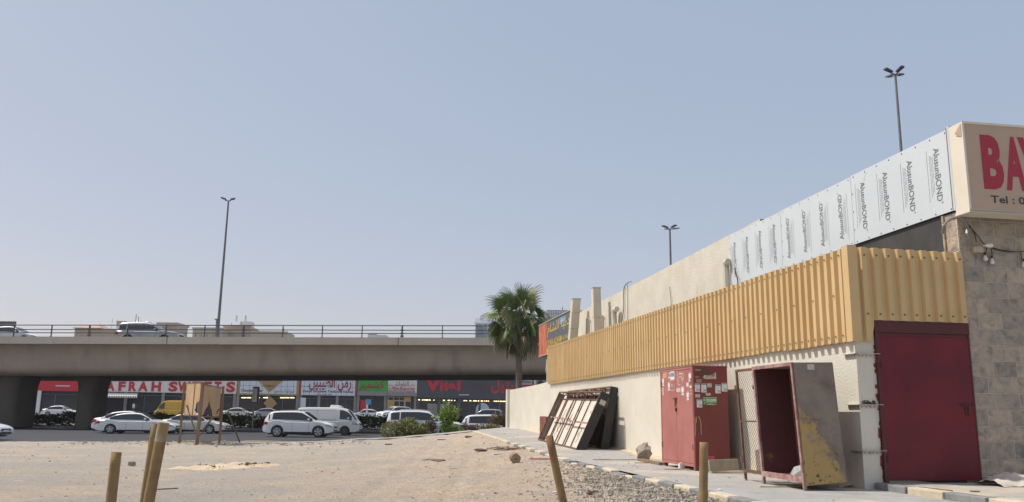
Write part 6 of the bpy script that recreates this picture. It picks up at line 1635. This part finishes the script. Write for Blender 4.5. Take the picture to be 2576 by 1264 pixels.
# ------------------------------------------------------------------ people
def person(label, loc_, rz, h, top, legs, stride=.12, robe=False):
    T = Thing('person', label, 'person', (0, 0, 0)); k = h / 1.72
    J = [(0, 0, .95), (0, 0, 1.18), (0, 0, 1.40), (0, 0, 1.50), (0, .01, 1.62), (0, .01, 1.70),
         (.10, 0, .90), (.11, stride * .5, .50), (.11, -stride * .2, .08), (.11, .12, .03), (-.10, 0, .90), (-.11, -stride * .3, .50), (-.11, -stride, .09), (-.11, .02 - stride * .6, .03),
         (.19, 0, 1.39), (.25, -.03, 1.12), (.25, .06, .88), (.25, .10, .80), (-.19, 0, 1.39), (-.25, .0, 1.12), (-.25, .09, .90), (-.25, .13, .82)]
    E_ = [(0, 1), (1, 2), (2, 3), (3, 4), (4, 5), (0, 6), (6, 7), (7, 8), (8, 9), (0, 10), (10, 11), (11, 12), (12, 13), (2, 14), (14, 15), (15, 16), (16, 17), (2, 18), (18, 19), (19, 20), (20, 21)]
    Rr = [.14, .135, .15, .055, .095, .08, .09, .065, .045, .04, .09, .065, .045, .04, .06, .045, .035, .03, .06, .045, .035, .03]
    me = bpy.data.meshes.new('body'); me.from_pydata([tuple(Vector(p) * k) for p in J], E_, []); o = bpy.data.objects.new('body', me); COL.objects.link(o); o.parent = T.o
    me.materials.append(M['skin'])
    s_ = o.modifiers.new('skin', 'SKIN')
    me.skin_vertices[0].data[0].use_root = True
    for v, r in zip(me.skin_vertices[0].data, Rr): v.radius = (r * k, r * k * .8)
    u_ = o.modifiers.new('sub', 'SUBSURF'); u_.levels = 1; u_.render_levels = 1
    def shell(name, rings, mat):
        m = MB(); rr = [[(cx + rx * math.cos(a * math.pi / 6), cy + ry * math.sin(a * math.pi / 6), z) for a in range(13)] for cx, cy, rx, ry, z in [tuple(q * k for q in t) for t in rings]]
        m.grid([r for r in rr]); x = m.build(name, M[mat], None, org=(0, 0, 0), smooth_=True); x.parent = T.o; return x
    shell('shirt', [(0, 0, .19, .14, .86), (0, 0, .19, .14, 1.0), (0, 0, .195, .14, 1.2), (0, 0, .225, .14, 1.36), (0, 0, .15, .11, 1.45), (0, 0, .07, .07, 1.49)], top)
    for sx_ in (-1, 1): shell('sleeve', [(sx_ * .25, -.02, .065, .06, 1.05), (sx_ * .235, -.01, .07, .065, 1.2), (sx_ * .20, 0, .085, .075, 1.36), (sx_ * .17, 0, .06, .06, 1.43)], top)
    if robe: shell('robe', [(0, 0, .24, .20, .10), (0, 0, .21, .17, .5), (0, 0, .19, .14, .92)], top)
    else:
        for sx_, st_ in ((1, 1), (-1, -1)):
            shell('trouser_leg', [(sx_ * .11, -stride * (.2 if sx_ > 0 else .9), .065, .07, .09), (sx_ * .11, stride * (.5 if sx_ > 0 else -.3), .085, .09, .5), (sx_ * .09, 0, .115, .12, .9)], legs)
    m = MB(); m.tube([(0, -.015, 1.655 * k), (0, -.012, 1.70 * k), (0, -.005, 1.735 * k), (0, 0, 1.75 * k)], [.088, .086, .06, .02], 12); x = m.build('hair', M['trimdark'], None, org=(0, 0, 0), smooth_=True); x.parent = T.o
    T.o.location = loc_; T.o.rotation_euler = (0, 0, rz)
px_ = Xp(1018, 131)
person('person in a light blue shirt standing among the parked white cars', (px_, 131, .77), .6, 1.74, 'shirtblue', 'clothdark')
px_ = Xp(328.5, 136); person('person in a white top walking before the white signed bakery', (px_, 136.5, 1.15), 1.5, 1.76, 'robe', 'clothdark', .3)

# ================================================================== vegetation
def leaves(n, sampler, size, seed=1, aspect=.5, droop=0.0):
    rr = random.Random(seed); mb = MB()
    for k in range(n):
        p = Vector(sampler(rr)); s = size * rr.uniform(.6, 1.35)
        d = Vector((rr.gauss(0, 1), rr.gauss(0, 1), rr.gauss(0, .8) - droop)).normalized()
        q = d.cross(Vector((rr.gauss(0, 1), rr.gauss(0, 1), rr.gauss(0, 1)))).normalized() * s * aspect * .5
        mb.add([p - d * s * .5, p + q - d * s * .05, p + d * s * .5, p - q - d * s * .05], [(0, 1, 2, 3)])
    return mb
# dark hedge on the median
def hedge_s(rr):
    x = rr.uniform(-78, 4); y = 79.0 + rr.random() * 3.4
    h = .95 + .16 * math.sin(x * .9) + .12 * math.sin(x * 2.3 + 1) + (.35 * rr.random() ** 5)
    return (x, y, .17 + h * rr.random() ** .6)
o = leaves(24000, hedge_s, .32, 5, .5).build('median_hedge', M['leaf']); kind(o, 'stuff')
m = MB(); rr_ = random.Random(6)
for k in range(120):
    x = rr_.uniform(-75, -5); y = 79.4 + rr_.random() * 2.4; z = .6
    m.beam((x, y, z), (x + rr_.uniform(-.3, .3), y, z + rr_.uniform(.4, .85)), .025)
kind(m.build('hedge_twigs', M['bark']), 'stuff')
def bush(name, label, cx, cy, z0, rx, ry, h, n, mat, size, seed, lumps=9, stems=True):
    rr = random.Random(seed); T = Thing(name, label, 'shrub', (cx, cy, z0))
    L_ = [(rr.uniform(-.6, .6), rr.uniform(-.6, .6), rr.uniform(.35, .72), rr.uniform(.30, .5)) for _ in range(lumps)]
    def smp(r):
        a = r.choice(L_); d = Vector((r.gauss(0, 1), r.gauss(0, 1), r.gauss(0, 1))).normalized() * a[3] * (r.random() ** .25)
        z = max(.02, a[2] + d.z)
        return (cx + (a[0] + d.x) * rx, cy + (a[1] + d.y) * ry, z0 + z * h)
    leaves(n, smp, size, seed + 1).build('foliage', M[mat], T)
    m = MB()
    for k in range(7):
        a = L_[k % lumps]; m.tube([(cx + rr.uniform(-.1, .1), cy, z0 - .1), (cx + a[0] * rx * .5, cy + a[1] * ry * .5, z0 + a[2] * h * .5), (cx + a[0] * rx, cy + a[1] * ry, z0 + a[2] * h)], [.03, .02, .01], 5)
    m.build('stem', M['bark'], T); return T
def bp(px, py_top, py_base, Y): a = atY(px, py_top, Y); b = atY(px, py_base, Y); return a.x, b.z, a.z - b.z
x, z0, h = bp(1012, 1056, 1102, 41.8); bush('olive_bush', 'large rounded olive green bush at the edge of the sand', x, 41.8, z0, 1.12, .8, h * 1.08, 7000, 'leaf2', .085, 41, 12)
x, z0, h = bp(1052, 1064, 1096, 41.0); bush('olive_bush', 'lower olive bush joined to the right of the large rounded one', x, 41.2, z0, .62, .5, h, 2200, 'leaf2', .08, 42, 8)
x, z0, h = bp(1266, 1033, 1080, 43.6); bush('brown_bush', 'dry brown bush against the end of the cream wall', x, 46.3, z0 - .1, .85, .8, h * 1.05, 4200, 'leafbrown', .085, 43, 10)
x, z0, h = bp(1092, 1060, 1092, 42.5); bush('red_leaf_bush', 'sparse reddish bush behind the bright green sapling', x, 42.8, z0, .55, .4, h, 800, 'leafred', .09, 44, 7)
x, z0, h = bp(1182, 1062, 1088, 42.5); bush('red_leaf_bush', 'sparse reddish low bush in front of the white crossover', x, 41.6, z0, .55, .4, h, 700, 'leafred', .09, 45, 7)
x, z0, h = bp(1222, 1066, 1082, 42.5); bush('low_bush', 'thin green low bush near the wall end', x, 42.4, z0, .7, .4, h, 650, 'leaf2', .08, 46, 7)
x, z0, h = bp(1150, 1068, 1088, 42.5); bush('low_bush', 'thin green low bush at the foot of the bright sapling', x, 41.2, z0, .45, .3, h, 500, 'leafgreen', .08, 47, 7)
x, z0, h = bp(1172, 1040, 1086, 42.5)
T = Thing('sapling', 'bright green leafy sapling standing in front of the white suv', 'sapling', (bp(1125, 1002, 1093, 40.6)[0], 40.6, .5))
x, z0, h = bp(1125, 1001, 1093, 40.6); rr_ = random.Random(61)
br = []; m = MB()
for k in range(15):
    a = rr_.uniform(-.55, .62); t = (x + a * (.95 if a > 0 else .8), 40.6 + rr_.uniform(-.35, .35), z0 + h * rr_.uniform(.55, .97) * (1 - .25 * abs(a)))
    b0 = (x + rr_.uniform(-.05, .05), 40.6, z0 - .1); mid_ = (x + a * .35, 40.6 + (t[1] - 40.6) * .4, z0 + h * .4)
    m.tube([b0, mid_, t], [.02, .013, .005], 5); br.append((Vector(b0), Vector(mid_), Vector(t)))
m.build('trunk', M['bark'], T)
def sap(r):
    b0, c, t = r.choice(br); u = r.uniform(.15, 1.0); p = b0.lerp(c, u * 2) if u < .5 else c.lerp(t, u * 2 - 1)
    sp_ = .09 + .05 * u; return p + Vector((r.gauss(0, sp_), r.gauss(0, sp_), r.gauss(0, .07)))
leaves(2600, sap, .105, 62, .55, .3).build('crown', M['leafgreen'], T)

# fan palm
PY = 50.0
pc = atY(1302, 786, PY); pb_ = atY(1304, 960, PY); rr_ = random.Random(17)
T = Thing('fan_palm', 'tall fan palm with a green crown and a skirt of drooping brown fronds', 'palm tree', (pb_.x + .05, PY, .3))
bx0, bx1 = pb_.x + .08, pc.x + .05
m = MB(); n = 14; pts_ = []; rs_ = []
for k in range(n + 1):
    t = k / n; pts_.append((bx0 + (bx1 - bx0) * t, PY, .2 + (pc.z - .2) * t)); rs_.append(.205 - .05 * t + .012 * (k % 2) + (.07 if t > .8 else 0))
m.tube(pts_, rs_, 14); m.build('trunk', M['palmbark'], T, smooth_=True)
top_c = Vector((pc.x + .04, PY, pc.z))
def frond(az, el, plen, flen, mat, seed, droop):
    r = random.Random(seed); m = MB()
    h = Vector((math.cos(az), math.sin(az), 0)); d = (h * math.cos(el) + Vector((0, 0, 1)) * math.sin(el)).normalized()
    p = top_c + h * .12 + Vector((0, 0, r.uniform(-.35, .1))); pts_ = [p.copy()]
    for k in range(5):
        d = (d + Vector((0, 0, -droop * .12))).normalized(); p = p + d * plen / 5; pts_.append(p.copy())
    m.tube(pts_, [.03, .026, .022, .02, .017, .014], 5)
    s_ = d.cross(Vector((0, 0, 1)));
    if s_.length < .1: s_ = Vector((-h.y, h.x, 0))
    s_.normalize(); s_.rotate(Matrix.Rotation(R_(r.choice((-1, 1)) * r.uniform(15, 75)), 3, d)); nrm = s_.cross(d).normalized(); N = 26
    for k in range(N):
        a = R_(-112 + 224 * k / (N - 1)) ; dd = (d * math.cos(a * .72) + s_ * math.sin(a * .72)).normalized()
        L_ = flen * (.62 + .38 * math.cos(a * .8)) * r.uniform(.9, 1.08); q = p.copy(); w = .032
        side_ = nrm.cross(dd).normalized(); prev = None; seg = 6
        fold = nrm * (.012 if k % 2 else -.012)
        rows = []
        for j in range(seg + 1):
            t = j / seg; ww = w * (.35 + 1.3 * t) if t < .45 else w * .94 * (1 - (t - .45) / .55) ** .8 + .002
            rows.append([q - side_ * ww + fold, q + side_ * ww - fold])
            dd = (dd + Vector((0, 0, -1)) * (.06 + droop * .16) * t * t * 1.6).normalized(); q = q + dd * L_ / seg
        m.grid(rows)
    m.build('frond', M[mat], T)
k = 0
for i in range(34):
    az = i * 2.399 + .3; el = R_(80 - i * 2.6); frond(az, el, (.40 if i % 3 == 1 else .80 + .012 * i) + .2 * ((i * 7) % 5) / 5, 1.15, 'frond' if i % 5 else 'frondold', 100 + i, .9 + .035 * i)
for i in range(13):
    az = i * 2.399 + 1.1; el = R_(4 - i * 4.2); frond(az, el, 1.2, 1.1, 'frond' if i % 3 else 'frondold', 200 + i, 1.5 + .1 * i)
for i in range(9):
    az = i * 2.399 + .7; frond(az, R_(-30 - i * 3.5), 1.5, 1.15, 'frondold' if i % 2 else 'fronddead', 300 + i, 2.4)
for i in range(7):
    az = i * 2.399 + 2.2; frond(az, R_(-62 - i), 1.35, 1.0, 'fronddead', 400 + i, 2.2)
m = MB()
for i in range(34):
    az = i * 2.399; h = Vector((math.cos(az), math.sin(az), 0)); e = rr_.uniform(.3, .75); q = top_c + Vector((0, 0, rr_.uniform(-.9, -.1)))
    m.tube([q + h * .12, q + h * (.3 + e * .5) + Vector((0, 0, .12)), q + h * (e + .2) + Vector((0, 0, -.45)), q + h * (e + .22) + Vector((0, 0, -1.1))], [.03, .022, .016, .01], 5)
m.build('old_petiole', M['petiole'], T)

# ================================================================== air
hz = MB().box(-560, 560, -60, 640, -1.3, 42).build('haze', None); hz.data.materials.clear()
hm = bpy.data.materials.new('haze'); hm.use_nodes = True; hn = hm.node_tree
for n_ in list(hn.nodes):
    if n_.type == 'BSDF_PRINCIPLED': hn.nodes.remove(n_)
vo = hn.nodes.new('ShaderNodeVolumePrincipled'); vo.inputs['Color'].default_value = (.80, .84, .92, 1); vo.inputs['Density'].default_value = .00018; vo.inputs['Anisotropy'].default_value = .2
hn.links.new(vo.outputs[0], [n_ for n_ in hn.nodes if n_.type == 'OUTPUT_MATERIAL'][0].inputs['Volume'])
hz.data.materials.append(hm); kind(hz, 'stuff')
